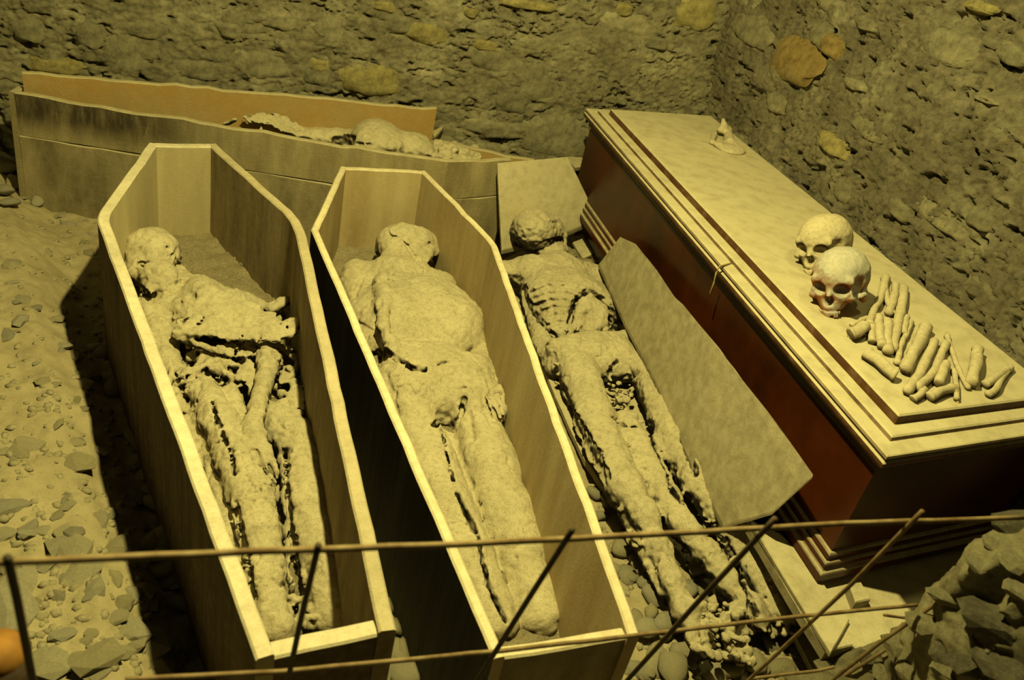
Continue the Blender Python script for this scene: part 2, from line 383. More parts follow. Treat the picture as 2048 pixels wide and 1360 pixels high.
    def crumbs(s, poly, n, z0, z1, r0, r1, seed=0, k=.004):
        R = random.Random(seed); xs = [p[0] for p in poly]; ys = [p[1] for p in poly]; c = 0
        while c < n:
            x = R.uniform(min(xs), max(xs)); y = R.uniform(min(ys), max(ys))
            if not in_poly(np.array(x), np.array(y), poly): continue
            c += 1; z = R.uniform(z0, z1); a = s.loc(P(x, y, z)); r = R.uniform(r0, r1)
            b = a+np.array([R.uniform(-1, 1), R.uniform(-1, 1), R.uniform(-.5, .5)])*r*1.6
            s.capl(a, b, r, r*R.uniform(.4, 1), k)
    def rough(s, amp, f, o=3, band=.03, ridg=0.):
        m = np.argwhere(np.abs(s.F) < band); I, J, K = m.T; x, y, z = s.ax[0][I], s.ax[1][J], s.ax[2][K]
        n = fbm(x, y, z, f, o, .55)
        s.F[I, J, K] += (amp*n).astype(np.float32)
    def fissures(s, amp, f, thr=.1, w=.07, seed=3., umin=.25):
        m = np.argwhere(np.abs(s.F) < .02); I, J, K = m.T; x, y, z = s.ax[0][I], s.ax[1][J], s.ax[2][K]
        n = np.abs(vn(x*f+seed, y*f, z*f*.3)+.35*vn(x*f*3, y*f*3+seed, z*f)); g = np.clip(vn(x*9+seed, y*9+3, 0)-thr, 0, .2)/.2*np.clip((x-umin)/.08, 0, 1)
        s.F[I, J, K] += (amp*g*np.clip(1-n/w, 0, 1)).astype(np.float32)
    def mesh(s, name, m, parent=None):
        F = np.pad(s.F, 1, constant_values=.05); V, Q = nets(F); V = (V-1)*s.h+s.org
        Wd = np.array([s.o[0], s.o[1], 0])+V[:, :1]*s.U+V[:, 1:2]*s.W+V[:, 2:]*np.array([0, 0, 1.])
        return mesh_obj(name, Wd, Q, m, parent)
#@@STRUCT
# ================================================================== SETTING
BW0 = np.array([0, 3.365, 0]); BWD = np.array([1, .293, 0]); BWD = BWD/np.linalg.norm(BWD); BWN = np.array([BWD[1], -BWD[0], 0])
CHO = np.array([.0709, 3.1995, 0]); CHA = .35874; CHU = np.array([math.sin(CHA), -math.cos(CHA), 0]); CHV = np.array([math.cos(math.radians(29.5)), math.sin(math.radians(29.5)), 0])
def chw(u, w): return CHO+CHU*u+CHV*w*(.90+.055*u)
RW0 = chw(0, .60); RWD = chw(1.94, .60)-RW0; RWD = RWD/np.linalg.norm(RWD); RWN = np.array([RWD[1], -RWD[0], 0]); RWN = RWN if RWN[0] < 0 else -RWN
LW0 = np.array([-1.96, 2.77, 0]); LWN = np.array([1., -.08, 0]); LWD = np.array([-.08, -1., 0])
def floor_h(x, y):
    # bank of earth to the left of the coffins, hollow beside them
    a = P(192, 450, .4); b = P(510, 1318, .4); e = (b-a)[:2]; e /= np.linalg.norm(e); n = np.array([e[1], -e[0]])
    if n[0] > 0: n = -n
    d = (x-a[0])*n[0]+(y-a[1])*n[1]
    h = .085*np.clip((d-.02)/.13, 0, 1)**1.0
    t = np.clip((y-2.2)/.5, 0, 1); h = h*(1-.35*t)
    h = h+.010*fbm(x, y, 0., 5, 3)+.0055*fbm(x, y, 2., 26, 3)
    return h-.004
def build_floor():
    st = .0085; X = np.arange(-2.6, 1.8, st); Y = np.arange(.2, 3.7, st); xx, yy = np.meshgrid(X, Y, indexing='ij')
    zz = floor_h(xx, yy)+.0035*np.abs(fbm(xx, yy, 4., 60, 2))
    V = np.stack([xx, yy, zz], -1).reshape(-1, 3)
    o = mesh_obj('floor', V, grid_faces(len(X), len(Y)), M_floor, origin=(0, 0, 0)); tag(o, 'dusty earth floor strewn with stones', kind='structure'); return o
floor = build_floor()

def wall(name, p0, d, n, s0, s1, z1, m, seed, label, step=.0052, amp=1.):
    S = np.arange(s0, s1, step); Z = np.arange(-.05, z1, step); ss, zz = np.meshgrid(S, Z, indexing='ij')
    h = .016*fbm(ss, zz, seed, 3.2, 3)+.008*fbm(ss, zz, seed+5, 14, 3)
    r = 1-np.abs(fbm(ss*1.0, zz*2.2, seed+9, 6, 4)); g = np.clip(fbm(ss, zz, seed+70, 5, 2)*2.2+.35, 0, 1); h = h-amp*.026*g*np.clip((r-.93)/.07, 0, 1)      # cracks between the courses
    r2 = fbm(ss+.5*zz, 1.5*zz-.4*ss, seed+20, 42, 3); h = h+.0045*amp*r2+.0035*amp*fbm(ss+.8*zz, 2*zz-.6*ss, seed+60, 105, 2)
    pits = np.clip(fbm(ss*.8, zz*1.5, seed+31, 24, 3)-.5, 0, 1); h = h-.06*pits*amp
    cr = 1-np.abs(fbm(ss*.9+.3*zz, zz*2.1-.5*ss, seed+90, 15, 3, .6)); mk = np.clip(fbm(ss, zz, seed+95, 9, 2)*2+.5, 0, 1)
    h = h-.013*amp*mk*np.clip((cr-.90)/.10, 0, 1)**.8
    V = p0[None, None]+ss[..., None]*d+zz[..., None]*np.array([0, 0, 1.])+h[..., None]*n
    o = mesh_obj(name, V.reshape(-1, 3), grid_faces(len(S), len(Z)), m, origin=(0, 0, 0)); bmf = o
    # face the room
    nn = np.array(o.data.polygons[10].normal)
    if nn@n < 0: o.data.flip_normals()
    tag(o, label, kind='structure'); return o
wall_back = wall('wall_back', BW0, BWD, BWN, -2.15, .78, 1.75, M_plaster, 1., 'rubble stone back wall pointed with lime mortar')
wall_right = wall('wall_right', RW0, RWD, RWN, -.25, 2.25, 2.15, M_plasterR, 40., 'rough grey mortared wall beside the mahogany coffin', amp=1.25)
wall_left = wall('wall_left', LW0, LWD, LWN, -.1, 1.3, 1.2, M_plaster, 80., 'rough stone wall at the left edge', step=.014)

# stones set into the walls
def wstone_mesh(nm, w, h, dep, seed, sq=3.0):
    n = 8; V = []; a = np.linspace(-1, 1, n)
    for i in a:
        for j in a:
            r = max(abs(i), abs(j)); L = (abs(i)**sq+abs(j)**sq)**(1/sq) or 1; k = r/L if L > 0 else 1
            x, y = i*k, j*k; rr = min(1, (abs(x)**sq+abs(y)**sq)**(1/sq))
            jag = 1+.26*vn(x*2.6+seed*3.1, y*2.6+1.7*seed, seed)
            z = dep*(1-rr**4)+dep*.45*vn(x*3+seed, y*3+9, seed)-.014*(rr > .98)
            V.append((x*w*jag, y*h*jag, z))
    me = bpy.data.meshes.new(nm); me.from_pydata(V, [], grid_faces(n, n).tolist()); me.update()
    me.polygons.foreach_set('use_smooth', np.ones(len(me.polygons), bool)); return me
def put_wstone(wall_o, p, d, n, w, h, dep, m, seed, rot=0., lab=None):
    me = wstone_mesh('stone', w, h, dep, seed); me.materials.append(m)
    o = bpy.data.objects.new('stone', me); COL.objects.link(o); o.parent = wall_o
    up = np.array([0, 0, 1.]); c, s = math.cos(rot), math.sin(rot); X = d*c+up*s; Y = -d*s+up*c; Zv = n
    if np.dot(np.cross(X, Y), Zv) < 0: X = -X
    R = Matrix(((X[0], Y[0], Zv[0], p[0]), (X[1], Y[1], Zv[1], p[1]), (X[2], Y[2], Zv[2], p[2]), (0, 0, 0, 1))); o.matrix_local = R
    if lab: o['label'] = lab
# named stones (pixel centre, pixel half sizes)
pl = np.linalg.norm
def wpx(wall_o, p0, d, n, cx, cy, hw, hh, m, dep=.02, rot=0., lab=None):
    dep *= .6; c = onplane(cx, cy, p0, n); sx = pl(onplane(cx+hw, cy, p0, n)-c); sy = pl(onplane(cx, cy-hh, p0, n)-c)
    put_wstone(wall_o, c+n*.004, d, n, sx, sy, dep, m, random.random()*50, rot, lab)
for cx, cy, hw, hh, m, dep in [(852, 66, 46, 24, M_wyellow, .03), (745, 160, 66, 36, M_wyellow, .028), (1392, 27, 44, 34, M_wyellow, .03), (768, 12, 26, 12, M_wyellow, .03),
        (972, 90, 28, 13, M_wyellow, .022), (1072, 88, 48, 16, M_wstone, .02), (800, 48, 40, 22, M_wstone, .02), (1045, 160, 78, 44, M_wstone, .016), (1155, 165, 40, 52, M_wstone, .012),
        (120, 134, 56, 18, M_wyellow, .02), (250, 110, 46, 44, M_wstone, .018), (290, 60, 50, 20, M_wstone, .02), (180, 70, 34, 34, M_wstone, .018), (560, 40, 46, 22, M_wstone, .02),
        (460, 60, 30, 18, M_wstone, .02), (660, 60, 36, 34, M_wstone, .014), (640, 130, 26, 14, M_wyellow, .018), (940, 25, 18, 10, M_wyellow, .02), (1060, 10, 60, 10, M_wyellow, .02), (1250, 20, 18, 14, M_wyellow, .02),
        (1110, 270, 80, 44, M_wstone, .014), (985, 262, 36, 18, M_wstone, .016), (1310, 85, 36, 14, M_wstone, .016), (1270, 120, 30, 24, M_wstone, .012), (400, 140, 60, 24, M_wstone, .014), (60, 60, 40, 30, M_wstone, .018)]:
    wpx(wall_back, BW0, BWD, BWN, cx, cy, hw, hh, m, dep, random.uniform(-.06, .06))
for cx, cy, hw, hh, m, dep, lab in [(1590, 125, 52, 46, M_worange, .016, 'orange stained stone'), (1662, 92, 26, 22, M_worange, .016, 'orange stained stone'), (2030, 112, 40, 20, M_wstone, .03, None), (1900, 95, 66, 36, M_wstone, .02, None),
        (1712, 170, 26, 10, M_wstone, .03, None), (1975, 198, 30, 8, M_wstone, .03, None), (1735, 50, 26, 14, M_wstone, .02, None), (1960, 14, 34, 12, M_wyellow, .03, None), (1500, 60, 46, 30, M_wstone, .014, None),
        (1800, 420, 30, 22, M_wstone, .014, None), (1960, 440, 34, 22, M_wstone, .014, None), (1850, 300, 40, 22, M_wstone, .012, None), (1740, 260, 50, 20, M_wstone, .008, None)]:
    wpx(wall_right, RW0, RWD, RWN, cx, cy, hw, hh, m, dep, random.uniform(-.1, .1), lab)
# the rest of the courses
def courses(wall_o, p0, d, n, s0, s1, z0, z1, k, keep):
    z = z0
    while z < z1:
        hh = random.uniform(.035, .075); s = s0+random.uniform(0, .1)
        while s < s1:
            w = random.uniform(.05, .14)
            if random.random() < keep:
                put_wstone(wall_o, p0+d*(s+w)+n*random.uniform(-.004, .006)+np.array([0, 0, z+hh]), d, n, w*.9, hh*.85, random.uniform(.001, .008), M_wstone if random.random() < .965 else M_wyellow, random.random()*60, random.uniform(-.05, .05))
            s += 2*w+.02
        z += 2*hh+.015
courses(wall_back, BW0, BWD, BWN, -2.1, .6, .25, 1.5, 1, .5)
courses(wall_right, RW0, RWD, RWN, -.1, 2.1, .5, 1.7, 1, .28)
courses(wall_left, LW0, LWD, LWN, 0, 1.1, .1, 1.0, 1, .5)

# loose stones on the floor
def stone_mesh(seed, flat, big=False):
    R = random.Random(seed); bm = bmesh.new(); bmesh.ops.create_icosphere(bm, subdivisions=2 if big else 1, radius=1)
    planes = []
    for _ in range(7):
        v = Vector((R.gauss(0, 1), R.gauss(0, 1), R.gauss(0, .8))).normalized(); planes.append((v, R.uniform(.55, .85)))
    for v in bm.verts:
        for nrm, dd in planes:
            k = v.co.dot(nrm)
            if k > dd: v.co -= nrm*(k-dd)
        v.co.z *= flat; v.co += Vector((R.gauss(0, .03), R.gauss(0, .03), R.gauss(0, .02)))
    me = bpy.data.meshes.new('stone'); bm.to_mesh(me); bm.free(); me.materials.append(M_stone); return me
flatm = [stone_mesh(100+i, R_) for i, R_ in enumerate([.22, .28, .3, .35, .4, .25, .32, .45])]
roundm = [stone_mesh(200+i, R_, True) for i, R_ in enumerate([.5, .6, .45, .7, .4, .55])]
for me in roundm: me.polygons.foreach_set('use_smooth', np.ones(len(me.polygons), bool))
def put_stone(px, py, r, rd=False, z=None, el=1.35):
    if rd: r *= .82
    p = P(px, py, 0.05); zz = float(floor_h(np.array(p[0]), np.array(p[1]))); p = P(px, py, zz); zz = float(floor_h(np.array(p[0]), np.array(p[1])))
    me = random.choice(roundm if rd else flatm); o = bpy.data.objects.new('stone', me); COL.objects.link(o); o.parent = floor
    o.location = (p[0], p[1], (zz if z is None else z)+r*(random.uniform(.1, .5) if rd else .06)); o.scale = (r*random.uniform(1, el), r*random.uniform(.7, 1), r*random.uniform(.8, 1.1))
    o.rotation_euler = (random.uniform(-.25, .25), random.uniform(-.25, .25), random.uniform(0, 6.3))
# the ones that stand out
for px, py, r in [(86, 767, .030), (260, 1262, .052), (200, 1318, .05), (20, 1232, .06), (170, 400, .04), (45, 395, .03), (150, 925, .05), (40, 645, .04), (25, 530, .035), (110, 640, .035), (160, 1140, .05), (40, 1170, .055), (90, 1330, .05),
                  (20, 1010, .04), (60, 890, .04), (150, 1100, .04), (290, 1200, .04), (320, 1330, .04), (230, 1100, .045), (120, 420, .04), (140, 450, .035), (205, 760, .03), (300, 1290, .05), (130, 1270, .03), (360, 1290, .04)]:
    put_stone(px, py, r)
for px, py in [(38, 350), (60, 372), (25, 372), (80, 385), (15, 345), (70, 352), (8, 390), (40, 330), (62, 335), (20, 415), (75, 410)]: put_stone(px, py, random.uniform(.025, .05), True)
cnt = 0
left_poly = [(0, 345), (190, 420), (190, 560), (430, 1360), (0, 1360)]
while cnt < 110:
    x, y = random.uniform(0, 430), random.uniform(345, 1360)
    if in_poly(np.array(x), np.array(y), left_poly): put_stone(x, y, random.uniform(.012, .032)*(1.2 if y > 1000 else 1)); cnt += 1
# cobbles in the hollow beside the first coffin, between the coffins and at the feet
for _ in range(34):
    t = random.random(); put_stone(205+t*185+random.uniform(-25, 45), 640+t*640, random.uniform(.025, .045), True)
for px, py, r in [(1210, 1010, .035), (1228, 1050, .03), (1195, 1035, .025), (1240, 1100, .04), (1275, 1130, .035), (1290, 1165, .03), (1255, 1150, .045), (1300, 1200, .035), (1335, 1195, .03), (1330, 1260, .05),
                  (1365, 1080, .03), (1350, 1120, .035), (1395, 1150, .04), (1375, 1180, .035), (1290, 1270, .045), (1380, 1310, .055), (1420, 1340, .05), (1310, 1320, .05), (1460, 1300, .04), (1340, 1350, .05), (1280, 1345, .04),
                  (1235, 1010, .03), (1215, 975, .03), (1410, 1190, .03), (1450, 1345, .045), (1500, 1330, .045), (1540, 1290, .035), (1560, 1340, .05), (1400, 1270, .03), (1430, 1215, .03), (1185, 995, .03)]:
    put_stone(px, py, r, True)
for px, py, r in [(785, 1130, .03), (795, 1170, .035), (800, 1215, .04), (810, 1260, .045), (830, 1300, .05), (790, 1310, .045), (815, 1345, .05), (850, 1345, .04), (775, 1100, .025), (770, 1060, .02), (620, 470, .02), (618, 500, .02), (775, 1345, .04), (845, 1320, .035)]:
    put_stone(px, py, r, True)
for _ in range(90):
    x, y = random.uniform(1180, 1600), random.uniform(985, 1360)
    if x > 1200+(y-985)*.95+90 and y < 1250: continue
    put_stone(x, y, random.uniform(.012, .030), True)
for _ in range(26): t = random.random(); put_stone(700+t*140+random.uniform(-15, 25), 1030+t*330, random.uniform(.012, .03), True)
# small pebbles, one mesh
def pebbles():
    bm = bmesh.new(); bmesh.ops.create_icosphere(bm, subdivisions=1, radius=1); bv = np.array([v.co[:] for v in bm.verts]); bf = np.array([[v.index for v in f.verts] for f in bm.faces]); bm.free()
    Vs, Fs = [], []; k = 0
    R = np.random.RandomState(5)
    for i in range(2000):
        if i < 900: px, py = R.uniform(-20, 440), R.uniform(340, 1380)
        elif i < 1600: px, py = R.uniform(1180, 1660), R.uniform(960, 1380)
        else: px, py = R.uniform(600, 900), R.uniform(440, 1380)
        p = P(px, py, 0.03); r = R.uniform(.003, .011); z = float(floor_h(np.array(p[0]), np.array(p[1])))
        a = R.uniform(0, 6.28); v = bv*(r*R.uniform(1, 1.7), r, r*R.uniform(.4, .8))+R.normal(0, r*.08, bv.shape)
        v = np.c_[v[:, 0]*math.cos(a)-v[:, 1]*math.sin(a), v[:, 0]*math.sin(a)+v[:, 1]*math.cos(a), v[:, 2]]
        Vs.append(v+[p[0], p[1], z+r*.02]); Fs.append(bf+k); k += len(bv)
    o = mesh_obj('pebbles', np.concatenate(Vs), np.concatenate(Fs), M_stone, floor, smooth=False); o['kind'] = 'stuff'
pebbles()

#@@COFFINS
# ================================================================== COFFINS
def offs(poly, t):
    """inner offset (to the right-hand side of travel decided by centroid)"""
    pts = [np.array(p[:2]) for p in poly]; n = len(pts); out = []
    for i in range(n):
        a = pts[i-1] if i else None; b = pts[i]; c = pts[i+1] if i < n-1 else None
        ns = []
        for q, w in ((a, b), (b, c)):
            if q is None or w is None: continue
            e = (w-q)/pl(w-q); ns.append(np.array([-e[1], e[0]]))
        m = sum(ns); m = m/pl(m); k = m@ns[0]; out.append(b+m*t/max(k, .5))
    return out
def roundcorner(pts, idx, r, n=7):
    p = [np.array(q[:2]) for q in pts]; a, b, c = p[idx-1], p[idx], p[idx+1]; u = (a-b)/pl(a-b)*r; v = (c-b)/pl(c-b)*r; out = p[:idx]
    for t in np.linspace(0, 1, n): out.append((b+u)*(1-t)**2+2*b*t*(1-t)+(b+v)*t**2)
    return out+p[idx+1:]
def board(name, pts, t, z0, z1, m, parent, side=1, wob=.0015, m_out=None, sub=.05):
    """upright board of thickness t following pts (outer face)"""
    q = []
    for a, b in zip(pts[:-1], pts[1:]):
        a, b = np.array(a[:2]), np.array(b[:2]); n = max(1, int(pl(b-a)/sub))
        for i in range(n): q.append(a+(b-a)*i/n)
    q.append(np.array(pts[-1][:2])); inn = offs(q, t*side); n = len(q); V = []; c = .0035
    for o, i in zip(q, inn):
        e = (i-o)/pl(i-o); w = wob*vn(o[0]*23, o[1]*23, 2.); wz = wob*1.5*vn(o[0]*31, o[1]*31, 8.)
        zt = z1+wz
        V += [(*(o), z0), (*(o+e*w), zt-c), (*(o+e*(c+w)), zt), (*(i-e*(c-w)), zt), (*(i+e*w), zt-c), (*i, z0)]
    F = []; mi = []
    for k in range(n-1):
        for j in range(6):
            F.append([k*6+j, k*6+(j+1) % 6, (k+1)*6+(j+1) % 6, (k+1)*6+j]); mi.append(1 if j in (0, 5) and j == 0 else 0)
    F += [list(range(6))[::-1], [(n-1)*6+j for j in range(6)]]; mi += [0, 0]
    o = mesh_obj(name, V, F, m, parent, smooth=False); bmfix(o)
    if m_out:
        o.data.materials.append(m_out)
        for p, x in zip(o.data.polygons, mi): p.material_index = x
    return o
def coffin(name, label, rimL, rimR, t, H, mi, mo_left, mo_foot, round_r, footdrop, bed, seed, mi_right_low=None):
    L = [P(x, y, H) for x, y in rimL]; R = [P(x, y, H) for x, y in rimR]   # head, shoulder, foot
    c = (L[0]+R[-1])/2; th = thing(name, (c[0], c[1], 0), label, 'coffin')
    Lp = roundcorner(L, 1, round_r[0]) if round_r[0] else L; Rp = roundcorner(R, 1, round_r[1]) if round_r[1] else R
    # offsets go towards the inside
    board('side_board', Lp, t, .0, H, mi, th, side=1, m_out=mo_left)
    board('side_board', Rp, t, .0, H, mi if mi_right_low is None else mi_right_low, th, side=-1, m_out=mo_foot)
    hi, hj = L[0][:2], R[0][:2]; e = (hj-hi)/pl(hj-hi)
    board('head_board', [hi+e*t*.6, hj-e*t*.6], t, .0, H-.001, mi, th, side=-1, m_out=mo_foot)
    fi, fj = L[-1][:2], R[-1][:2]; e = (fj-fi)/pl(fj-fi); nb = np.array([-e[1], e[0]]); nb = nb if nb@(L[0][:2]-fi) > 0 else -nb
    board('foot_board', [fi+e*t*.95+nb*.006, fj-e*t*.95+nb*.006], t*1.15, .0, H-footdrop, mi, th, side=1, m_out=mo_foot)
    ring = [p[:2] for p in offs(Lp, t*.5)]+[p[:2] for p in offs(Rp, -t*.5)][::-1]
    prism([(p[0], p[1], .035) for p in ring], .03, 'bottom_board', mi, th)
    # dust and crumbs filling the bottom
    st = .007; xy = np.array(ring); X = np.arange(xy[:, 0].min(), xy[:, 0].max()+st, st); Y = np.arange(xy[:, 1].min(), xy[:, 1].max()+st, st)
    xx, yy = np.meshgrid(X, Y, indexing='ij'); zz = bed(xx, yy)+.009*fbm(xx, yy, seed, 24, 3)+.006*np.abs(fbm(xx, yy, seed+3, 60, 2))
    cx, cy = (xx[:-1, :-1]+xx[1:, 1:])/2, (yy[:-1, :-1]+yy[1:, 1:])/2; mk = in_poly(cx, cy, ring)
    o = mesh_obj('dust_and_crumbs', np.stack([xx, yy, zz], -1).reshape(-1, 3), grid_faces(len(X), len(Y), mk), M_debris, th); o['kind'] = 'stuff'
    bmx = bmesh.new(); bmx.from_mesh(o.data); bmesh.ops.delete(bmx, geom=[v for v in bmx.verts if not v.link_faces], context='VERTS'); bmx.to_mesh(o.data); bmx.free()
    return th
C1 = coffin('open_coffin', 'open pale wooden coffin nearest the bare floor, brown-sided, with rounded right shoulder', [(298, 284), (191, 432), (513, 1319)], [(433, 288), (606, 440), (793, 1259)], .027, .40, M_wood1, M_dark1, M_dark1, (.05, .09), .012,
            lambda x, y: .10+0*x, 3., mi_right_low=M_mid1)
C2 = coffin('open_coffin', 'open ochre wooden coffin with black painted outside, second from the left', [(681, 332), (622, 458), (988, 1317)], [(851, 340), (992, 484), (1281, 1271)], .020, .38, M_wood2, M_black, M_wood4n, (0, .03), .012,
            lambda x, y: .095+0*x, 8.)
#@@M1
# ================================================================== MUMMIES
H_ = .0036
def body_frame(head, foot): a = P(*head, .2); b = P(*foot, .2); d = b-a; return a[:2], math.atan2(d[0], -d[1]), pl(d[:2])
# ---- first mummy
o_, a_, l_ = body_frame((330, 460), (625, 1270))
v = Vol(o_, a_, (-.06, l_+.03, -.27, .27, .06, .33), H_)
v.chain([(290, 612, .15, .04), (318, 680, .14, .042), (342, 745, .125, .03)], k=.03)
v.chain([(300, 607, .15, .035), (380, 628, .165, .04), (440, 655, .16, .035)], k=.03)
v.chain([(398, 592, .19, .042), (425, 610, .19, .04), (470, 640, .18, .03)], k=.03)
v.chain([(400, 600, .15, .06), (480, 620, .14, .05), (540, 640, .12, .03)], k=.03)
v.sheet([(352, 640, .20), (385, 610, .225), (402, 575, .235), (440, 578, .235), (520, 615, .225), (565, 640, .222), (592, 640, .235), (600, 650, .24), (585, 672, .225), (555, 686, .215), (520, 687, .215), (480, 680, .215), (430, 675, .21), (338, 668, .195)], t=.006, k=.012, rag=.006)
v.chain([(345, 672, .185, .008), (430, 700, .175, .007), (470, 713, .17, .006)])
v.sheet([(430, 688, .185), (560, 686, .18), (585, 700, .17), (545, 708, .165), (500, 718, .165), (455, 712, .17)], t=.005, rag=.008)
v.chain([(512, 602, .16, .008), (545, 620, .165, .010), (572, 604, .17, .013)])
v.chain([(545, 612, .155, .009), (578, 600, .165, .011)])
v.chain([(555, 655, .215, .008), (598, 643, .235, .009)])
v.chain([(470, 496, .104, .011), (484, 492, .105, .012)], k=.02)
v.chain([(474, 518, .104, .010), (490, 532, .104, .010)], k=.02)
v.crumbs([(355, 700), (600, 690), (612, 790), (520, 800), (380, 800)], 110, .10, .15, .005, .016, 3)
v.crumbs([(330, 640), (420, 700), (400, 790), (350, 760)], 40, .10, .15, .005, .013, 4)
v.crumbs([(340, 590), (400, 600), (470, 620), (450, 640), (380, 625)], 26, .17, .21, .004, .010, 5)
v.crumbs([(330, 760), (400, 800), (470, 1000), (500, 1150), (455, 1010), (370, 850)], 60, .09, .12, .004, .010, 6)
for pts, r in [(((390, 790), (375, 765), (400, 735), (440, 720), (480, 735)), .009), (((480, 700), (500, 730), (475, 760)), .009), (((560, 700), (600, 720), (585, 750)), .010), (((430, 740), (470, 755), (520, 750)), .012),
               (((580, 790), (560, 830), (600, 825)), .008), (((330, 700), (345, 740), (335, 770)), .008), (((420, 700), (400, 720), (385, 760)), .007)]:
    v.chain([(x, y, .15, r) for x, y in pts], k=.004, wob=.003)
v.sheet([(565, 795, .15), (590, 770, .155), (612, 790, .15), (612, 822, .14), (580, 815, .145)], t=.005)
v.sheet([(470, 745, .15), (500, 720, .16), (525, 750, .155), (500, 780, .15)], t=.005)
v.sheet([(565, 730, .15), (600, 735, .15), (590, 765, .14), (560, 770, .15)], t=.005)
# legs
v.chain([(408, 775, .15, .032), (440, 850, .155, .042), (474, 930, .16, .044), (500, 985, .16, .046), (517, 1060, .155, .042), (530, 1150, .145, .036), (542, 1225, .14, .030)], k=.02, fz=1.1)
v.chain([(388, 778, .13, .014), (396, 850, .13, .016), (425, 930, .13, .018), (447, 1010, .125, .024), (465, 1100, .12, .02), (500, 1215, .115, .016)], k=.008)
v.chain([(345, 795, .12, .010), (365, 840, .13, .012), (392, 885, .13, .013), (410, 945, .12, .010)], k=.004, wob=.003)
v.chain([(352, 800, .11, .009), (385, 860, .11, .010), (412, 930, .11, .009)], k=.004, wob=.003)
v.chain([(340, 770, .12, .02), (372, 820, .12, .018), (388, 850, .12, .01)], k=.008, wob=.004)
v.chain([(460, 790, .14, .022), (485, 850, .14, .022), (495, 890, .14, .018)], k=.01)
v.chain([(560, 835, .13, .045), (595, 880, .135, .05), (610, 930, .145, .052), (620, 1010, .145, .054), (637, 1090, .14, .052), (655, 1160, .13, .046), (672, 1225, .12, .040)], k=.02, fz=1.25)
v.chain([(565, 985, .11, .018), (582, 1060, .11, .02), (590, 1130, .11, .02), (600, 1200, .105, .02)], k=.012)
v.chain([(545, 850, .12, .03), (560, 880, .12, .03)], k=.02)
v.chain([(548, 1245, .13, .026), (560, 1262, .135, .028), (585, 1272, .12, .016)], k=.012)
v.chain([(640, 1240, .11, .02), (680, 1252, .11, .02)], k=.015)
v.crumbs([(570, 1190), (640, 1200), (640, 1255), (575, 1250)], 50, .11, .135, .003, .008, 9)
# forearm and hand
v.chain([(538, 722, .185, .026), (527, 765, .185, .021), (515, 815, .185, .020), (503, 850, .18, .022), (507, 872, .18, .026)], k=.012)
v.chain([(535, 715, .185, .03), (550, 722, .18, .022)], k=.01)
v.chain([(508, 870, .18, .020), (518, 900, .178, .024), (526, 918, .176, .020)], k=.01, fz=1.5)
for f in [((500, 895), (503, 920), (512, 940), (524, 955)), ((510, 905), (518, 935), (532, 962), (542, 972)), ((522, 905), (532, 935), (545, 958), (551, 968)), ((532, 898), (544, 925), (552, 945), (554, 958)), ((495, 872), (489, 893), (490, 912))]:
    v.chain([(x, y, .185-.006*i, .0085-.001*i) for i, (x, y) in enumerate(f)], k=.004)
# head
v.ell(303, 512, .205, .092, .076, .078, k=.02, yaw=.2)
v.ell(318, 560, .195, .055, .052, .05, k=.025, yaw=.2)
v.ell(333, 565, .19, .058, .03, .05, k=.02, yaw=0)
v.ell(275, 545, .19, .035, .035, .045, k=.02)
v.chain([(362, 560, .16, .03), (400, 590, .17, .04)], k=.03)
v.rough(.0045, 26, 3)
v.dent(284, 526, .016, .006); v.chain([(285, 529, .262, .006)], k=.003)
v.trace([(276, 521), (284, 519), (292, 522)], .004, k=.006, cut=False)
v.trace([(299, 540), (304, 548)], .004); v.dent(270, 548, .006)
v.chain([(263, 540, .215, .009), (266, 552, .20, .011)], k=.01)
for q in [(265, 572), (275, 583), (288, 588)]: v.ell(*q, .20, .02, .02, .03, k=.006, cut=True)
v.ell(314, 577, .215, .024, .012, .03, k=.006, cut=True)
for z_ in (.13, .155, .18, .205): v.chain([(250, 562, z_, .016), (268, 584, z_, .020), (296, 592, z_, .018), (316, 583, z_, .012)], k=.006, cut=True, wob=.004)
v.trace([(327, 490), (338, 493), (345, 505)], .005, k=.005, cut=False); v.dent(336, 497, .006); v.dent(346, 511, .005); v.dent(353, 520, .004)
v.trace([(352, 500), (356, 530), (358, 556)], .004)
# cracks
v.trace([(424, 800), (438, 850), (462, 900), (470, 950)], .005, wob=.003)
v.trace([(470, 1000), (485, 1060), (495, 1110), (510, 1200)], .005, wob=.003)
v.trace([(560, 905), (575, 900)], .012); v.trace([(558, 955), (570, 950)], .012); v.trace([(572, 905), (575, 970), (583, 1050), (595, 1110)], .006, wob=.002)
v.trace([(585, 1110), (600, 1180)], .008, wob=.004); v.trace([(420, 1010), (445, 1080), (470, 1150)], .005, wob=.003)
v.trace([(395, 790), (402, 760), (415, 765)], .004); v.trace([(343, 640), (352, 655), (370, 640), (385, 632)], .004)
v.trace([(543, 830), (575, 865), (590, 870)], .003); v.trace([(505, 905), (520, 945)], .0035); v.trace([(514, 900), (530, 940)], .0035); v.trace([(526, 900), (542, 935)], .003)
v.fissures(.009, 20, .05, .08, umin=.55); v.rough(.0026, 75, 3)
m1 = v.mesh('mummy', M_skin); tag(m1, 'mummy with torn chest skin and one hand on its thigh, in the leftmost coffin', 'mummy')
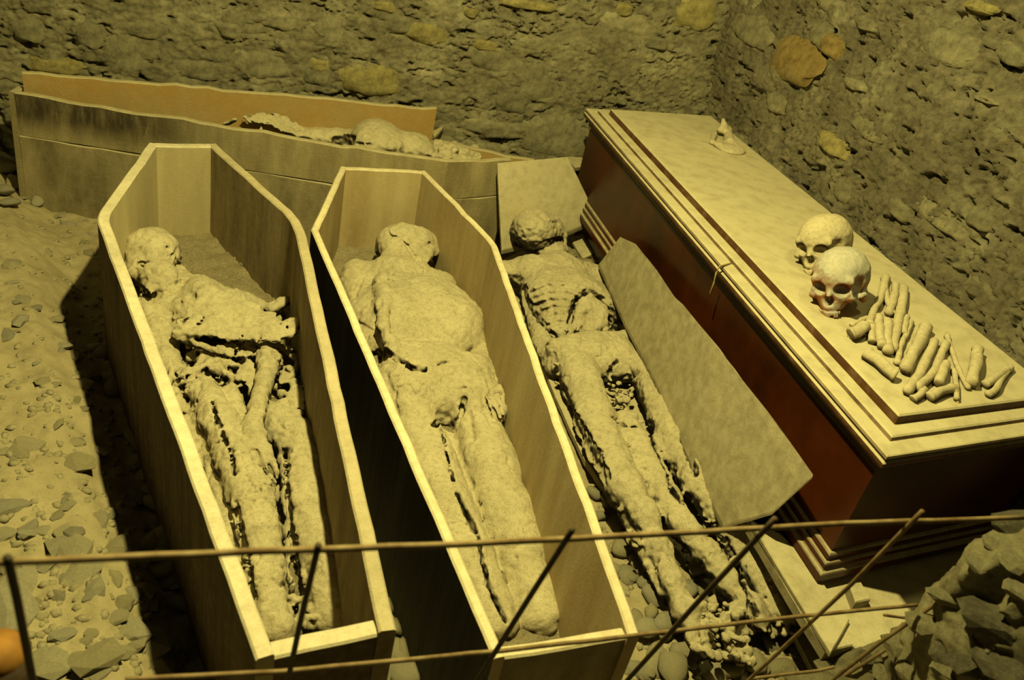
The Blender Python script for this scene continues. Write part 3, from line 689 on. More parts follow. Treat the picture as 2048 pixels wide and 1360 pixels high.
#@@M2
o_, a_, l_ = body_frame((800, 430), (1045, 1265))
v = Vol(o_, a_, (-.06, l_+.03, -.27, .27, .06, .34), H_)
v.ell(806, 492, .195, .078, .088, .07, k=.02, yaw=-.2)
v.ell(842, 494, .185, .062, .05, .06, k=.03, yaw=-.2)
v.chain([(862, 478, .205, .02), (870, 487, .20, .018)], k=.02)
v.chain([(876, 474, .205, .010), (880, 480, .20, .009)], k=.01)
v.chain([(845, 515, .18, .032), (858, 510, .18, .03)], k=.02)
v.chain([(795, 520, .16, .055), (790, 560, .15, .06)], k=.04)
v.chain([(715, 552, .13, .052), (800, 560, .145, .06), (880, 572, .135, .05)], k=.04)
v.ell(846, 628, .13, .175, .165, .095, k=.04, yaw=.15)
v.ell(800, 640, .12, .17, .12, .09, k=.04)
v.ell(900, 655, .13, .14, .105, .085, k=.04)
v.chain([(712, 570, .125, .045), (728, 630, .12, .045), (752, 690, .115, .045)], k=.03)
v.chain([(765, 560, .20, .022), (768, 610, .205, .020), (765, 650, .20, .018), (785, 700, .185, .018)], k=.02)
v.ell(868, 765, .12, .15, .15, .085, k=.03)
v.chain([(800, 730, .12, .06), (805, 800, .12, .065)], k=.04)
v.chain([(950, 740, .13, .045), (948, 800, .13, .06)], k=.03)
v.chain([(815, 830, .11, .068), (860, 930, .11, .066), (900, 1030, .11, .062), (938, 1120, .105, .056), (975, 1210, .095, .05), (990, 1250, .095, .045)], k=.012, fz=1.15)
v.chain([(948, 830, .112, .066), (980, 930, .112, .068), (1012, 1030, .11, .063), (1045, 1110, .105, .056), (1068, 1190, .095, .05), (1082, 1238, .095, .045)], k=.012, fz=1.15)
v.chain([(868, 850, .07, .045), (930, 1000, .07, .04), (990, 1150, .065, .035)], k=.02)
v.chain([(968, 728, .13, .016), (985, 765, .145, .014), (990, 790, .15, .018)], k=.01)
v.chain([(988, 790, .155, .022), (994, 822, .15, .026), (1000, 838, .14, .016)], k=.01)
v.chain([(958, 690, .12, .03), (975, 760, .12, .028), (990, 850, .11, .02)], k=.02)
for f in [((975, 800), (982, 825), (990, 838)), ((984, 790), (993, 815), (1000, 835)), ((993, 785), (1001, 805), (1006, 828)), ((998, 775), (1006, 790), (1009, 812)), ((978, 780), (972, 795), (975, 812))]:
    v.chain([(x, y, .178-.006*i, .0085-.0012*i) for i, (x, y) in enumerate(f)], k=.004)
v.rough(.0045, 22, 3)
v.trace([(803, 482), (815, 492), (824, 505), (832, 520), (838, 528)], .0045, k=.006); v.dent(862, 489, .010); v.dent(868, 492, .005); v.trace([(868, 488), (876, 500)], .004)
v.trace([(781, 458), (780, 466), (787, 471), (795, 471)], .004, k=.004, cut=False); v.trace([(776, 463), (782, 473), (796, 474)], .0035)
v.trace([(862, 450), (868, 462)], .006, k=.01, cut=False); 
for z_ in (.12, .145, .17): v.chain([(880, 505, z_, .012), (868, 522, z_, .016), (858, 536, z_, .010)], k=.005, cut=True, wob=.003)
v.trace([(722, 558), (714, 576), (708, 594)], .0085, k=.006); v.trace([(715, 645), (735, 655), (750, 664)], .004); v.trace([(762, 600), (758, 612)], .006, k=.01)
v.trace([(742, 712), (758, 702), (778, 706), (792, 714), (808, 724), (828, 736), (850, 738)], .007, wob=.004); v.trace([(745, 716), (775, 708)], .014, wob=.005)
v.trace([(850, 738), (872, 732), (890, 722)], .004, wob=.004)
v.trace([(868, 850), (882, 843), (898, 846), (912, 842), (922, 828), (928, 800)], .009, wob=.003); v.trace([(872, 853), (912, 848)], .016, wob=.004)
v.trace([(884, 858), (890, 890), (900, 930), (907, 960)], .005, wob=.004); v.trace([(915, 985), (930, 1020), (950, 1058)], (.006, .012), wob=.002)
v.trace([(955, 1070), (962, 1110), (975, 1160), (995, 1210), (1012, 1240)], .006, wob=.003)
v.trace([(970, 738), (978, 765), (985, 790)], .007); v.trace([(912, 780), (930, 776)], .0035)
for a, b in [((935, 810), (945, 880)), ((770, 745), (795, 830)), ((965, 790), (982, 850))]: v.trace([a, b], .004, k=.012)
for i in range(5): v.trace([(976+i*6, 790+i*2), (984+i*6, 826-i*2)], .0022)
v.fissures(.007, 16, .12, .06, 11.); v.rough(.0016, 75, 3)
m2 = v.mesh('mummy', M_skin); tag(m2, 'plump dust-covered mummy with swollen torso, lying in the black-sided coffin', 'mummy')
#@@M3
o_, a_, l_ = body_frame((1070, 410), (1500, 1290))
v = Vol(o_, a_, (-.08, l_+.06, -.30, .30, .012, .31), H_)
v.ell(1066, 462, .195, .09, .082, .082, k=.02, yaw=-.25)
v.ell(1098, 462, .18, .06, .05, .06, k=.03)
v.chain([(1120, 458, .19, .02), (1126, 470, .18, .014)], k=.015)
v.chain([(1095, 500, .16, .035), (1118, 502, .15, .026)], k=.02); v.chain([(1124, 478, .165, .012), (1130, 500, .15, .012)], k=.008)
v.chain([(1100, 510, .13, .045), (1112, 540, .12, .055)], k=.03)
v.chain([(1010, 545, .11, .042), (1060, 545, .12, .052), (1130, 545, .125, .055), (1185, 560, .11, .045), (1215, 585, .10, .04)], k=.04)
v.ell(1120, 590, .11, .13, .135, .085, k=.04, yaw=-.2)
v.ell(1165, 615, .10, .15, .13, .075, k=.04, yaw=-.35)
v.ell(1130, 650, .07, .10, .10, .05, k=.03)
v.ell(1195, 655, .04, .07, .12, .03, k=.03)
v.ell(1192, 632, .165, .060, .060, .055, k=.006, cut=True, yaw=-.5); v.ell(1205, 640, .07, .06, .08, .025, k=.02)
v.chain([(1250, 600, .09, .02), (1258, 660, .08, .018)], k=.02)
v.ell(1200, 715, .09, .10, .165, .062, k=.025, yaw=-.1)
v.chain([(1108, 690, .115, .018), (1180, 680, .12, .02), (1270, 672, .125, .02), (1292, 660, .13, .018)], k=.02)
v.chain([(1293, 662, .12, .02), (1305, 705, .11, .035), (1325, 760, .105, .045)], k=.025)
v.chain([(1120, 700, .09, .03), (1150, 760, .09, .04)], k=.03)
v.chain([(1158, 740, .10, .06), (1188, 830, .10, .053), (1212, 900, .10, .050), (1250, 980, .10, .052)], k=.025, fz=1.2)
v.chain([(1296, 740, .105, .062), (1333, 830, .105, .055), (1362, 900, .105, .052), (1400, 960, .105, .054), (1443, 1020, .10, .052), (1484, 1085, .09, .048), (1526, 1150, .08, .043), (1566, 1225, .065, .036)], k=.02, fz=1.1)
v.chain([(1335, 760, .11, .015), (1365, 840, .12, .015), (1395, 920, .12, .016), (1420, 960, .12, .02)], k=.012)
v.chain([(1240, 850, .055, .05), (1275, 900, .07, .05), (1300, 960, .08, .045), (1335, 1000, .085, .04)], k=.03)
v.chain([(1250, 980, .10, .045), (1285, 1030, .095, .038), (1312, 1090, .085, .028), (1342, 1160, .07, .027), (1372, 1225, .06, .026), (1400, 1285, .045, .022)], k=.02)
v.chain([(1325, 985, .10, .036), (1362, 1050, .10, .033), (1415, 1110, .09, .030), (1460, 1165, .08, .028), (1500, 1215, .07, .026), (1520, 1240, .065, .022)], k=.015)
v.chain([(1250, 1030, .07, .016), (1285, 1100, .065, .014), (1325, 1185, .05, .012)], k=.006)
for dx in (0, 7, 14): v.chain([(1112+dx, 765, .06, .005), (1140+dx, 830, .065, .006), (1172+dx, 895, .065, .006), (1208+dx, 965, .06, .005)], k=.003, wob=.002)
v.chain([(1060, 600, .07, .03), (1085, 690, .06, .03), (1110, 740, .06, .03)], k=.02)
v.crumbs([(1085, 690), (1150, 720), (1180, 790), (1140, 790), (1100, 740)], 55, .05, .11, .004, .012, 21)
v.crumbs([(1130, 645), (1165, 600), (1200, 600), (1245, 660), (1210, 680), (1120, 680)], 120, .07, .115, .004, .011, 22)
v.crumbs([(1210, 700), (1240, 700), (1270, 800), (1300, 860), (1230, 850), (1215, 760)], 70, .05, .10, .003, .010, 23)
v.crumbs([(1380, 990), (1430, 1030), (1480, 1130), (1440, 1120), (1390, 1050)], 50, .05, .11, .003, .008, 24)
v.crumbs([(1530, 1100), (1600, 1200), (1560, 1250), (1500, 1120)], 60, .03, .07, .004, .012, 25)
v.crumbs([(1230, 920), (1250, 1050), (1300, 1100), (1260, 1090), (1215, 960)], 50, .04, .10, .003, .008, 26)
v.crumbs([(1480, 1200), (1590, 1220), (1600, 1270), (1500, 1260)], 60, .02, .07, .004, .012, 27)
v.crumbs([(1400, 1200), (1480, 1210), (1500, 1330), (1380, 1300), (1370, 1240)], 170, .0, .085, .005, .014, 28)
v.rough(.004, 24, 3)

for z_ in (.115, .14): v.chain([(1030, 495, z_, .02), (1050, 512, z_, .022), (1074, 514, z_, .015)], k=.006, cut=True, wob=.004)
v.trace([(1083, 490), (1095, 484), (1110, 479), (1121, 479)], .009, k=.004, wob=.001); v.trace([(1108, 482), (1122, 483), (1127, 502)], .011, k=.005, wob=.001)
v.dent(1111, 457, .011); v.dent(1107, 446, .007); v.trace([(1098, 440), (1112, 441)], .006, k=.006, cut=False); v.trace([(1118, 450), (1124, 464)], .007, k=.006, cut=False); v.dent(1082, 430, .010, .015); v.dent(1048, 476, .005); v.dent(1042, 490, .006); v.trace([(1040, 482), (1050, 480)], .004, cut=False)
ribs = [((1056, 572), (1090, 558), (1140, 558), (1180, 572)), ((1060, 587), (1095, 573), (1140, 573), (1175, 585)), ((1064, 600), (1098, 588), (1135, 588), (1160, 595)), ((1068, 614), (1100, 602), (1130, 602), (1152, 608)), ((1076, 628), (1104, 616), (1130, 616), (1146, 620)), ((1084, 641), (1108, 631), (1138, 632)), ((1094, 654), (1114, 645), (1136, 647)), ((1180, 580), (1215, 596), (1240, 618)), ((1190, 592), (1212, 605), (1238, 630))]
for r in ribs: v.trace(list(r), .0062, k=.009, lift=.001)
v.trace([(1140, 640), (1143, 615), (1155, 597), (1172, 584), (1190, 584), (1205, 600)], .010, wob=.005); v.trace([(1142, 636), (1150, 606)], .015, wob=.005)
v.trace([(1200, 598), (1218, 614), (1235, 632), (1250, 655)], .013, wob=.005); v.trace([(1225, 640), (1245, 655), (1230, 660)], .020, wob=.006)
v.trace([(1048, 572), (1052, 592), (1070, 625), (1092, 655), (1108, 675)], .010, wob=.004)
v.trace([(1232, 760), (1225, 800), (1228, 815), (1262, 812), (1285, 840)], .010, wob=.006); v.trace([(1240, 775), (1262, 790), (1285, 830), (1298, 868)], .014, wob=.006)
v.trace([(1298, 860), (1315, 905), (1335, 945), (1342, 968)], .007, wob=.003); v.trace([(1225, 835), (1255, 852), (1290, 850)], .006, wob=.004)
v.trace([(1345, 975), (1365, 1005), (1400, 1040), (1430, 1065)], .012, wob=.006); v.trace([(1265, 925), (1285, 938)], .008); v.trace([(1095, 750), (1130, 800), (1175, 875), (1215, 955)], .012, wob=.004)
v.trace([(1330, 760), (1360, 840), (1375, 900), (1395, 945)], .005, k=.008, wob=.003); v.trace([(1235, 720), (1222, 735), (1215, 750)], .005, wob=.004)
v.dent(1172, 530, .014); v.trace([(1430, 1050), (1465, 1110), (1490, 1170), (1515, 1230)], .007, wob=.003); v.trace([(1235, 1040), (1262, 1080)], .006, wob=.004)
v.fissures(.006, 20, .08, .08, 23., umin=.62); v.rough(.0022, 75, 3)
m3 = v.mesh('mummy', M_skin); tag(m3, 'gaunt mummy with ribs and crossed shins lying outside any coffin beside a fallen board', 'mummy')

#@@REST
# ================================================================== BOARDS OF THE BROKEN COFFIN
t = thing('coffin_bottom_board', P(1300, 900, 0), 'dusty bottom board of the broken coffin beneath the gaunt mummy', 'board')
prism([P(x, y, .035) for x, y in [(1003, 520), (1046, 640), (1110, 790), (1170, 920), (1222, 1000), (1330, 1010), (1440, 1090), (1545, 1250), (1630, 1240), (1520, 1040), (1400, 900), (1300, 700), (1215, 520), (1100, 470)]], .02, 'plank', M_slab, t, n_sub=4, rough=.004)
def slabz(p): return p
sl = [(1198, 527, .20), (1240, 473, .335), (1271, 487, .375), (1314, 540, .385), (1349, 592, .385), (1366, 607, .395), (1440, 696, .405), (1486, 760, .405), (1560, 855, .41), (1627, 950, .41), (1548, 1022, .31), (1448, 1052, .15), (1385, 935, .13), (1312, 765, .14), (1250, 645, .15)]
A_ = np.array([P(*p) for p in sl]); c_ = A_.mean(0); n_ = np.linalg.svd(A_-c_)[2][2]
o = prism([onplane(p[0], p[1], c_, n_) for p in sl], .014, 'fallen_board', M_slab, None, n_sub=3, rough=.0015); tag(o, 'long dust-covered coffin board leaning between the gaunt mummy and the mahogany coffin', 'board')
lb = [(995, 325, .41), (1135, 312, .42), (1197, 437, .205), (1140, 462, .17), (1090, 480, .14), (1004, 500, .11)]; A_ = np.array([P(*p) for p in lb]); c_ = A_.mean(0); n_ = np.linalg.svd(A_-c_)[2][2]
o = prism([onplane(p[0], p[1], c_, n_) for p in lb], .02, 'leaning_board', M_slab, None, n_sub=3, rough=.002); tag(o, 'dusty board leaning behind the gaunt mummy\'s head', 'board')
o = prism([P(1140, 474, .10), P(1185, 462, .12), P(1212, 494, .12), P(1166, 516, .09)], .014, 'board_fragment', M_slab, None, n_sub=2, rough=.003); tag(o, 'small square board fragment beside the gaunt mummy\'s shoulder', 'board')
o = prism([P(1132, 314, .30), P(1166, 308, .30), P(1166, 332, .30), P(1150, 334, .30)], .02, 'board_fragment', M_slab, None); tag(o, 'small board fragment between leaning board and head of mahogany coffin', 'board')
# rubble under shoulder region
v = Vol(P(1180, 540, 0)[:2], .4, (-.2, .25, -.2, .2, .0, .12), .006)
v.crumbs([(1120, 500), (1210, 500), (1240, 560), (1180, 560)], 120, .03, .09, .006, .02, 31); v.chain([(1120, 530, .03, .05), (1210, 530, .03, .05)], k=.03, fz=1.3); v.rough(.004, 40, 3)
o = v.mesh('rubble', M_debris); tag(o, 'crumbled dust and rubble by the gaunt mummy\'s shoulder', 'rubble', kind='stuff')

# ================================================================== COFFIN AT THE BACK
t = thing('broken_coffin', P(450, 300, 0), 'large broken coffin lying crosswise against the back wall', 'coffin')
nr = [P(30, 186, .40), P(895, 325, .40), P(1022, 323, .39)]
board('side_board', nr, .022, .262, .40, M_stain, t, side=1, wob=.004)
board('side_board', nr, .020, -.02, .259, M_wood4n, t, side=1, wob=.003)
fr = [P(48, 162, .42), P(872, 206, .47)]
board('side_board', fr, .022, .0, .455, M_wood4, t, side=-1, wob=.004)
fr2 = [P(868, 278, .33), P(1068, 318, .33)]
o = board('side_board', fr2, .022, .0, .33, M_wood4, t, side=-1, wob=.004)
board('end_board', [P(30, 186, .4), P(48, 162, .42)], .022, .0, .40, M_wood4n, t, side=1)
cq = [P(60, 190, .26), P(470, 195, .30), P(860, 250, .30), P(1050, 300, .28), P(985, 345, .27), P(895, 345, .27), P(400, 270, .27)]
xy = np.array(cq)[:, :2]; 
def bedmesh(name, ring, zf, m, parent, st=.009, seed=5.):
    xy = np.array(ring)[:, :2]; X = np.arange(xy[:, 0].min(), xy[:, 0].max()+st, st); Y = np.arange(xy[:, 1].min(), xy[:, 1].max()+st, st)
    xx, yy = np.meshgrid(X, Y, indexing='ij'); zz = zf(xx, yy)+.008*fbm(xx, yy, seed, 18, 3)
    cx, cy = (xx[:-1, :-1]+xx[1:, 1:])/2, (yy[:-1, :-1]+yy[1:, 1:])/2
    o = mesh_obj(name, np.stack([xx, yy, zz], -1).reshape(-1, 3), grid_faces(len(X), len(Y), in_poly(cx, cy, ring)), m, parent)
    bmx = bmesh.new(); bmx.from_mesh(o.data); bmesh.ops.delete(bmx, geom=[v for v in bmx.verts if not v.link_faces], context='VERTS'); bmx.to_mesh(o.data); bmx.free(); return o
ring4 = [nr[0][:2]+(.02, .01), nr[1][:2]+(0, .012), nr[2][:2]+(0, .02), fr2[1][:2]-(0, .01), fr2[0][:2]-(0, .01), fr[1][:2]-(0, .012), fr[0][:2]]
o = bedmesh('dust_and_crumbs', ring4, lambda x, y: .30+0*x, M_debris, t); o['kind'] = 'stuff'
c0 = P(700, 270, .3); v = Vol(c0[:2], math.pi/2+.25, (-.55, .55, -.35, .35, .27, .46), .005)
v.ell(755, 285, .345, .10, .13, .075, k=.03, yaw=.0); v.ell(825, 300, .33, .08, .07, .06, k=.03)
v.chain([(600, 275, .31, .04), (680, 285, .31, .045), (830, 300, .31, .05)], k=.03)
v.sheet([(470, 238, .375), (520, 226, .39), (565, 232, .385), (620, 258, .35), (645, 268, .33), (600, 272, .34), (560, 262, .355), (540, 250, .37), (500, 243, .375)], t=.005, rag=.008)
v.chain([(530, 240, .37, .006), (520, 262, .34, .008), (510, 275, .31, .01)]); v.chain([(545, 250, .36, .005), (570, 262, .35, .005), (620, 275, .33, .005)])
v.chain([(470, 240, .372, .006), (445, 250, .34, .005)])
v.crumbs([(860, 285), (950, 300), (960, 325), (850, 318)], 120, .29, .34, .008, .018, 41); v.chain([(880, 312, .28, .04), (940, 318, .28, .04)], k=.03)
v.rough(.004, 26, 3); v.trace([(672, 282), (690, 276), (705, 280)], .016, wob=.003); v.trace([(715, 288), (740, 290)], .005); v.rough(.0016, 90, 2)
o = v.mesh('mummy', M_skin); tag(o, 'mummified remains half buried in dust, in the broken coffin against the back wall', 'mummy')
o = prism([P(865, 262, .36), P(888, 250, .36), P(885, 258, .36), P(868, 275, .36)], .012, 'wood_splinter', M_wood4n, None); tag(o, 'splinter sticking out of the broken end of the back coffin', 'splinter')

# ================================================================== MAHOGANY COFFIN
CL, CWD = 1.94, .60
ch = thing('closed_coffin', (*(CHO+CHU*CL/2+CHV*CWD/2)[:2], .2), 'closed mahogany coffin with moulded lid thick with dust, skulls and bones on top', 'coffin')
def cpt(u, w, z): return chw(u, w)+np.array([0, 0, z])
def ringbox(name, prof, m, top=False, bottom=False, rk=.18):
    V = []; F = []
    for i, z in prof:
        r = i*rk if i > 0 else i*.1
        V += [cpt(i, i, z), cpt(CL-i, i, z), cpt(CL-i, CWD-r-.012, z), cpt(i, CWD-r-.012, z)]
    n = len(prof)
    for k in range(n-1):
        for j in range(4): F.append([k*4+j, k*4+(j+1) % 4, (k+1)*4+(j+1) % 4, (k+1)*4+j])
    if top: F.append([(n-1)*4+j for j in range(4)])
    if bottom: F.append([0, 1, 2, 3])
    o = mesh_obj(name, V, F, m, ch, smooth=False); bmfix(o); return o
ringbox('lid', [(.03, .518), (.012, .522), (.010, .528), (.0, .534), (-.002, .540), (-.002, .546), (.004, .549), (.004, .553), (-.001, .557), (.001, .562), (.004, .5635), (.034, .5655), (.037, .5625), (.040, .5625), (.042, .570), (.046, .5725), (.072, .5735), (.074, .5705), (.077, .5705), (.079, .589), (.083, .592), (.088, .5925)], M_lid, top=True, bottom=True)
ringbox('body', [(.035, .262), (.03, .264), (.03, .495), (.034, .497), (.034, .502), (.026, .503), (.022, .506), (.022, .511), (.026, .514), (.034, .515), (.034, .520)], M_mahog)
ringbox('plinth', [(.004, .205), (.004, .224), (.006, .227), (.012, .229), (.014, .232), (.014, .244), (.016, .247), (.021, .248), (.022, .251), (.022, .262), (.025, .266), (.032, .268)], M_mahog, bottom=True)
# what it stands on
lc = thing('lower_coffin', (*(CHO+CHU*CL/2+CHV*CWD/2)[:2], 0), 'dark low coffin supporting the mahogany coffin, its dusty lid showing at the foot', 'coffin')
V = [cpt(u, w, z) for z in (0, .157) for u, w in ((.06, .07), (CL-.10, .07), (CL-.10, CWD-.06), (.06, CWD-.06))]
o = mesh_obj('body', V, [[0, 1, 2, 3], [4, 5, 6, 7], [0, 1, 5, 4], [1, 2, 6, 5], [2, 3, 7, 6], [3, 0, 4, 7]], M_mahog, lc, smooth=False); bmfix(o)
prism([P(x, y, .188) for x, y in [(1487, 1030), (1560, 1074), (1612, 1108), (1650, 1150), (1700, 1140), (1780, 1120), (1900, 1080), (1960, 1100), (1850, 1290), (1740, 1318), (1706, 1290), (1652, 1302), (1600, 1220), (1530, 1100)]], .03, 'lid', M_slab, lc, n_sub=2, rough=.002)
prism([P(x, y, .200) for x, y in [(1500, 1040), (1560, 1066), (1610, 1110), (1700, 1240), (1662, 1306), (1600, 1205)]], .014, 'moulding', M_slab, lc, n_sub=2, rough=.002)
prism([P(x, y, .215) for x, y in [(1698, 1165), (1722, 1163), (1742, 1198), (1712, 1204)]], .03, 'block', M_slab, lc)
o = prism([P(x, y, .05) for x, y in [(1592, 1276), (1612, 1262), (1650, 1336), (1630, 1350)]], .015, 'board_fragment', M_slab, None); tag(o, 'short board fragment in the rubble at the foot of the low coffin', 'board')

# ---- skulls
def skull(name, px, py, z, fwd, roll, pitch, m, label, size=1.):
    h = .0024; v = Vol((0, 0), 0, (-.11, .12, -.09, .09, -.09, .09), h)   # u (=-Y) is the face direction
    A = np.array
    v.elll(A([-.018, 0, .018]), .088, .069, .066, .02); v.elll(A([.02, 0, .012]), .06, .056, .056, .02); v.elll(A([-.05, 0, -.01]), .05, .055, .045, .02)
    v.elll(A([.045, 0, -.02]), .032, .046, .038, .014); v.elll(A([.05, 0, -.05]), .032, .028, .022, .012)
    v.capl(A([.058, -.042, .016]), A([.058, .042, .016]), .010, .010, .012)
    for s in (-1, 1):
        v.capl(A([.052, s*.045, -.03]), A([.0, s*.064, -.028]), .007, .006, .006); v.capl(A([.056, s*.05, .012]), A([.055, s*.050, -.024]), .008, .008, .008)
        v.elll(A([-.02, s*.058, -.038]), .018, .012, .018, .012)
        v.elll(A([.040, s*.062, -.002]), .028, .016, .028, .01, cut=True)
        v.elll(A([.070, s*.027, -.004]), .026, .0185, .0165, .004, cut=True)
        v.elll(A([.03, s*.050, -.055]), .030, .014, .020, .006, cut=True)
    v.capl(A([.074, 0, -.002]), A([.084, 0, -.018]), .0065, .004, .006); v.elll(A([.078, 0, -.032]), .022, .011, .014, .003, cut=True); v.capl(A([.072, 0, -.02]), A([.074, 0, -.042]), .002, .002, .002)
    for i in range(10):
        a = (i-4.5)/4.5*1.15; x = .052+.028*math.cos(a); y = .026*math.sin(a)
        v.capl(A([x, y, -.062]), A([x+.001, y, -.074 if i % 3 else -.068]), .0036, .0030, .0012)
    v.elll(A([.02, 0, -.068]), .05, .03, .02, .01, cut=True)
    v.rough(.0012, 60, 3)
    F = np.pad(v.F, 1, constant_values=.05); V, Q = nets(F); V = (V-1)*h+v.org
    V = V*size; V = np.c_[V[:, 0], V[:, 1], V[:, 2]]
    f = A(fwd, dtype=float); f /= pl(f); up = A([0, 0, 1.]); sd = np.cross(up, f); sd /= pl(sd)
    f2 = f*math.cos(pitch)-up*math.sin(pitch); u2 = np.cross(f2, sd); s2 = sd*math.cos(roll)+u2*math.sin(roll); u3 = -sd*math.sin(roll)+u2*math.cos(roll)
    c = P(px, py, z); Wd = c+V[:, :1]*f2+V[:, 1:2]*s2+V[:, 2:]*u3
    zmin = np.percentile(Wd[:, 2], 1.0); Wd = Wd+(c-A([0, 0, CH]))/pl(c-A([0, 0, CH]))*0; Wd[:, 2] += .590-zmin
    o = mesh_obj(name, Wd, Q, m); tag(o, label, 'skull'); return o
skull('human_skull', 1643, 494, .645, (-.62, -.78, 0), .38, -.02, M_bone, 'pale dust-covered skull farther from the bones, partly hidden by the other skull', .93)
skull('human_skull', 1675, 568, .645, (-.50, -.86, 0), .34, -.05, M_bareskull, 'grey weathered skull with rust stains, in front beside the long bones', .95)
# ---- bones on the lid
BZ = .592
def bone(pts, r, label, ends=1.45, name='long_bone', z=BZ, n=12, cat='bone'):
    q = []; m = 18; r = r*.92; pts = [np.array(p, float) for p in pts]; seg = len(pts)-1
    for i in range(m+1):
        t = i/m*seg; k = min(int(t), seg-1); f = t-k
        a = pts[max(k-1, 0)]; b = pts[k]; c = pts[k+1]; d = pts[min(k+2, seg)]
        q.append(.5*((2*b)+(-a+c)*f+(2*a-5*b+4*c-d)*f*f+(-a+3*b-3*c+d)*f**3))
    P3 = []; Rr = []
    for i, (x, y) in enumerate(q):
        t = abs(i/m-.5)*2; rr = r*(1+(ends-1)*max(0, (t-.72)/.28)**1.3); rr *= .55 if i in (0, m) else 1
        P3.append(P(x, y, z+r*1.0+.003*math.sin(3.0*i/m))); Rr.append(rr)
    V, F = tube(P3, Rr, n); V = np.array(V); V = V+np.c_[vn(V[:, 0]*38, V[:, 1]*38, V[:, 2]*38), vn(V[:, 0]*38+9, V[:, 1]*38, V[:, 2]*38), vn(V[:, 0]*38, V[:, 1]*38+9, V[:, 2]*38)]*r*.22
    o = mesh_obj(name, V, F, M_bone); tag(o, label, cat, 'bones laid in a row on the dusty lid'); return o
bone([(1772, 553), (1764, 590), (1744, 628), (1738, 652)], .0105, 'flared bone right behind the grey skull, first of the row', 1.7)
bone([(1768, 575), (1779, 610), (1786, 628)], .009, 'short slanting bone behind the first bones of the row', 1.2)
bone([(1808, 572), (1803, 612), (1794, 655), (1786, 700)], .0120, 'long straight bone, longest upright one near the grey skull', 1.2)
bone([(1793, 568), (1787, 600), (1778, 628)], .011, 'short bone lying against the longest upright bone on its skull side', 1.1)
bone([(1757, 632), (1759, 665), (1764, 695)], .012, 'left bone of the close pair below the grey skull', 1.15)
bone([(1776, 640), (1775, 672), (1776, 706)], .012, 'right bone of the close pair below the grey skull', 1.15)
bone([(1702, 652), (1722, 640), (1742, 634)], .007, 'thin bone splinter just below the grey skull\'s teeth', 1.2)
bone([(1700, 668), (1715, 664), (1728, 655)], .016, 'knobbly joint end nearest the lid edge below the grey skull', 1.3, 'joint_bone')
bone([(1743, 652), (1744, 670), (1743, 684)], .0095, 'stubby bone between the knobbly joint end and the close pair', 1.2)
bone([(1822, 642), (1812, 668), (1800, 698), (1795, 728)], .0075, 'slender bone left of the thickest bone', 1.5)
bone([(1812, 634), (1808, 655), (1806, 668)], .010, 'short bone behind the slender bone', 1.1)
bone([(1851, 650), (1840, 680), (1824, 712), (1809, 740)], .0155, 'thickest bone in the middle of the row', 1.1)
bone([(1733, 706), (1755, 722), (1772, 738), (1792, 752)], .0145, 'lumpy bone lying along the panel edge below the row', 1.5, 'joint_bone')
bone([(1892, 686), (1880, 716), (1864, 748), (1832, 778)], .0105, 'curved bone right of the thickest bone', 1.6)
bone([(1868, 680), (1856, 712), (1838, 748), (1814, 784)], .0115, 'straight bone between thickest bone and curved bone', 1.2)
bone([(1893, 728), (1884, 748), (1878, 768)], .0125, 'short stout bone right of the curved bone', 1.1)
bone([(1858, 794), (1880, 784), (1904, 778)], .0105, 'short bone lying flat at the near edge of the row', 1.4)
bone([(1826, 798), (1840, 790), (1848, 780)], .0085, 'small bone at the near corner of the lid panel', 1.5)
bone([(1893, 668), (1905, 705), (1920, 745), (1938, 778)], .0065, 'long thin bone slanting the other way across the row', 1.4)
bone([(1957, 698), (1951, 730), (1944, 768)], .0150, 'stout dusty bone second from the right end of the row', 1.1)
bone([(2022, 734), (2004, 756), (1992, 778), (1975, 790)], .0080, 'curved bone at the right end of the row', 1.4)
bone([(2014, 738), (1992, 756), (1970, 770)], .0100, 'bone beside the curved one at the right end of the row', 1.2)
bone([(1908, 738), (1912, 770), (1914, 800)], .0065, 'thin upright bone in front of the long thin slanting bone', 1.3)
# lump of bone at the head of the lid
v = Vol(P(1458, 285, .6)[:2], CHA, (-.14, .12, -.10, .10, .585, .68), .003)
v.ell(1461, 297, .595, .052, .056, .016, k=.01, yaw=.3); v.chain([(1440, 262, .61, .012), (1448, 250, .63, .010), (1446, 240, .645, .006)], k=.012); v.chain([(1428, 270, .60, .010), (1424, 285, .598, .009), (1440, 292, .60, .012)], k=.01)
v.chain([(1455, 262, .605, .016), (1460, 285, .605, .018)], k=.015); v.ell(1440, 268, .61, .010, .008, .012, k=.004, cut=True); v.rough(.002, 50, 3)
o = v.mesh('broken_bone', M_bone); tag(o, 'broken flat bone with an upright spur at the head end of the dusty lid', 'bone')
# straws
def straw(pts, r, label):
    V, F = tube([P(*p) for p in pts], r, 6); o = mesh_obj('straw', V, F, M_straw); tag(o, label, 'straw')
straw([(1462, 527, .566), (1440, 532, .568), (1432, 545, .55), (1428, 565, .52), (1420, 588, .49)], .0026, 'wisp of straw hanging over the left edge of the mahogany coffin lid')
straw([(1912, 770, .612), (1915, 800, .597), (1917, 822, .578), (1919, 835, .566)], .0035, 'dusty wisp hanging over the near edge of the lid panel below the bones')

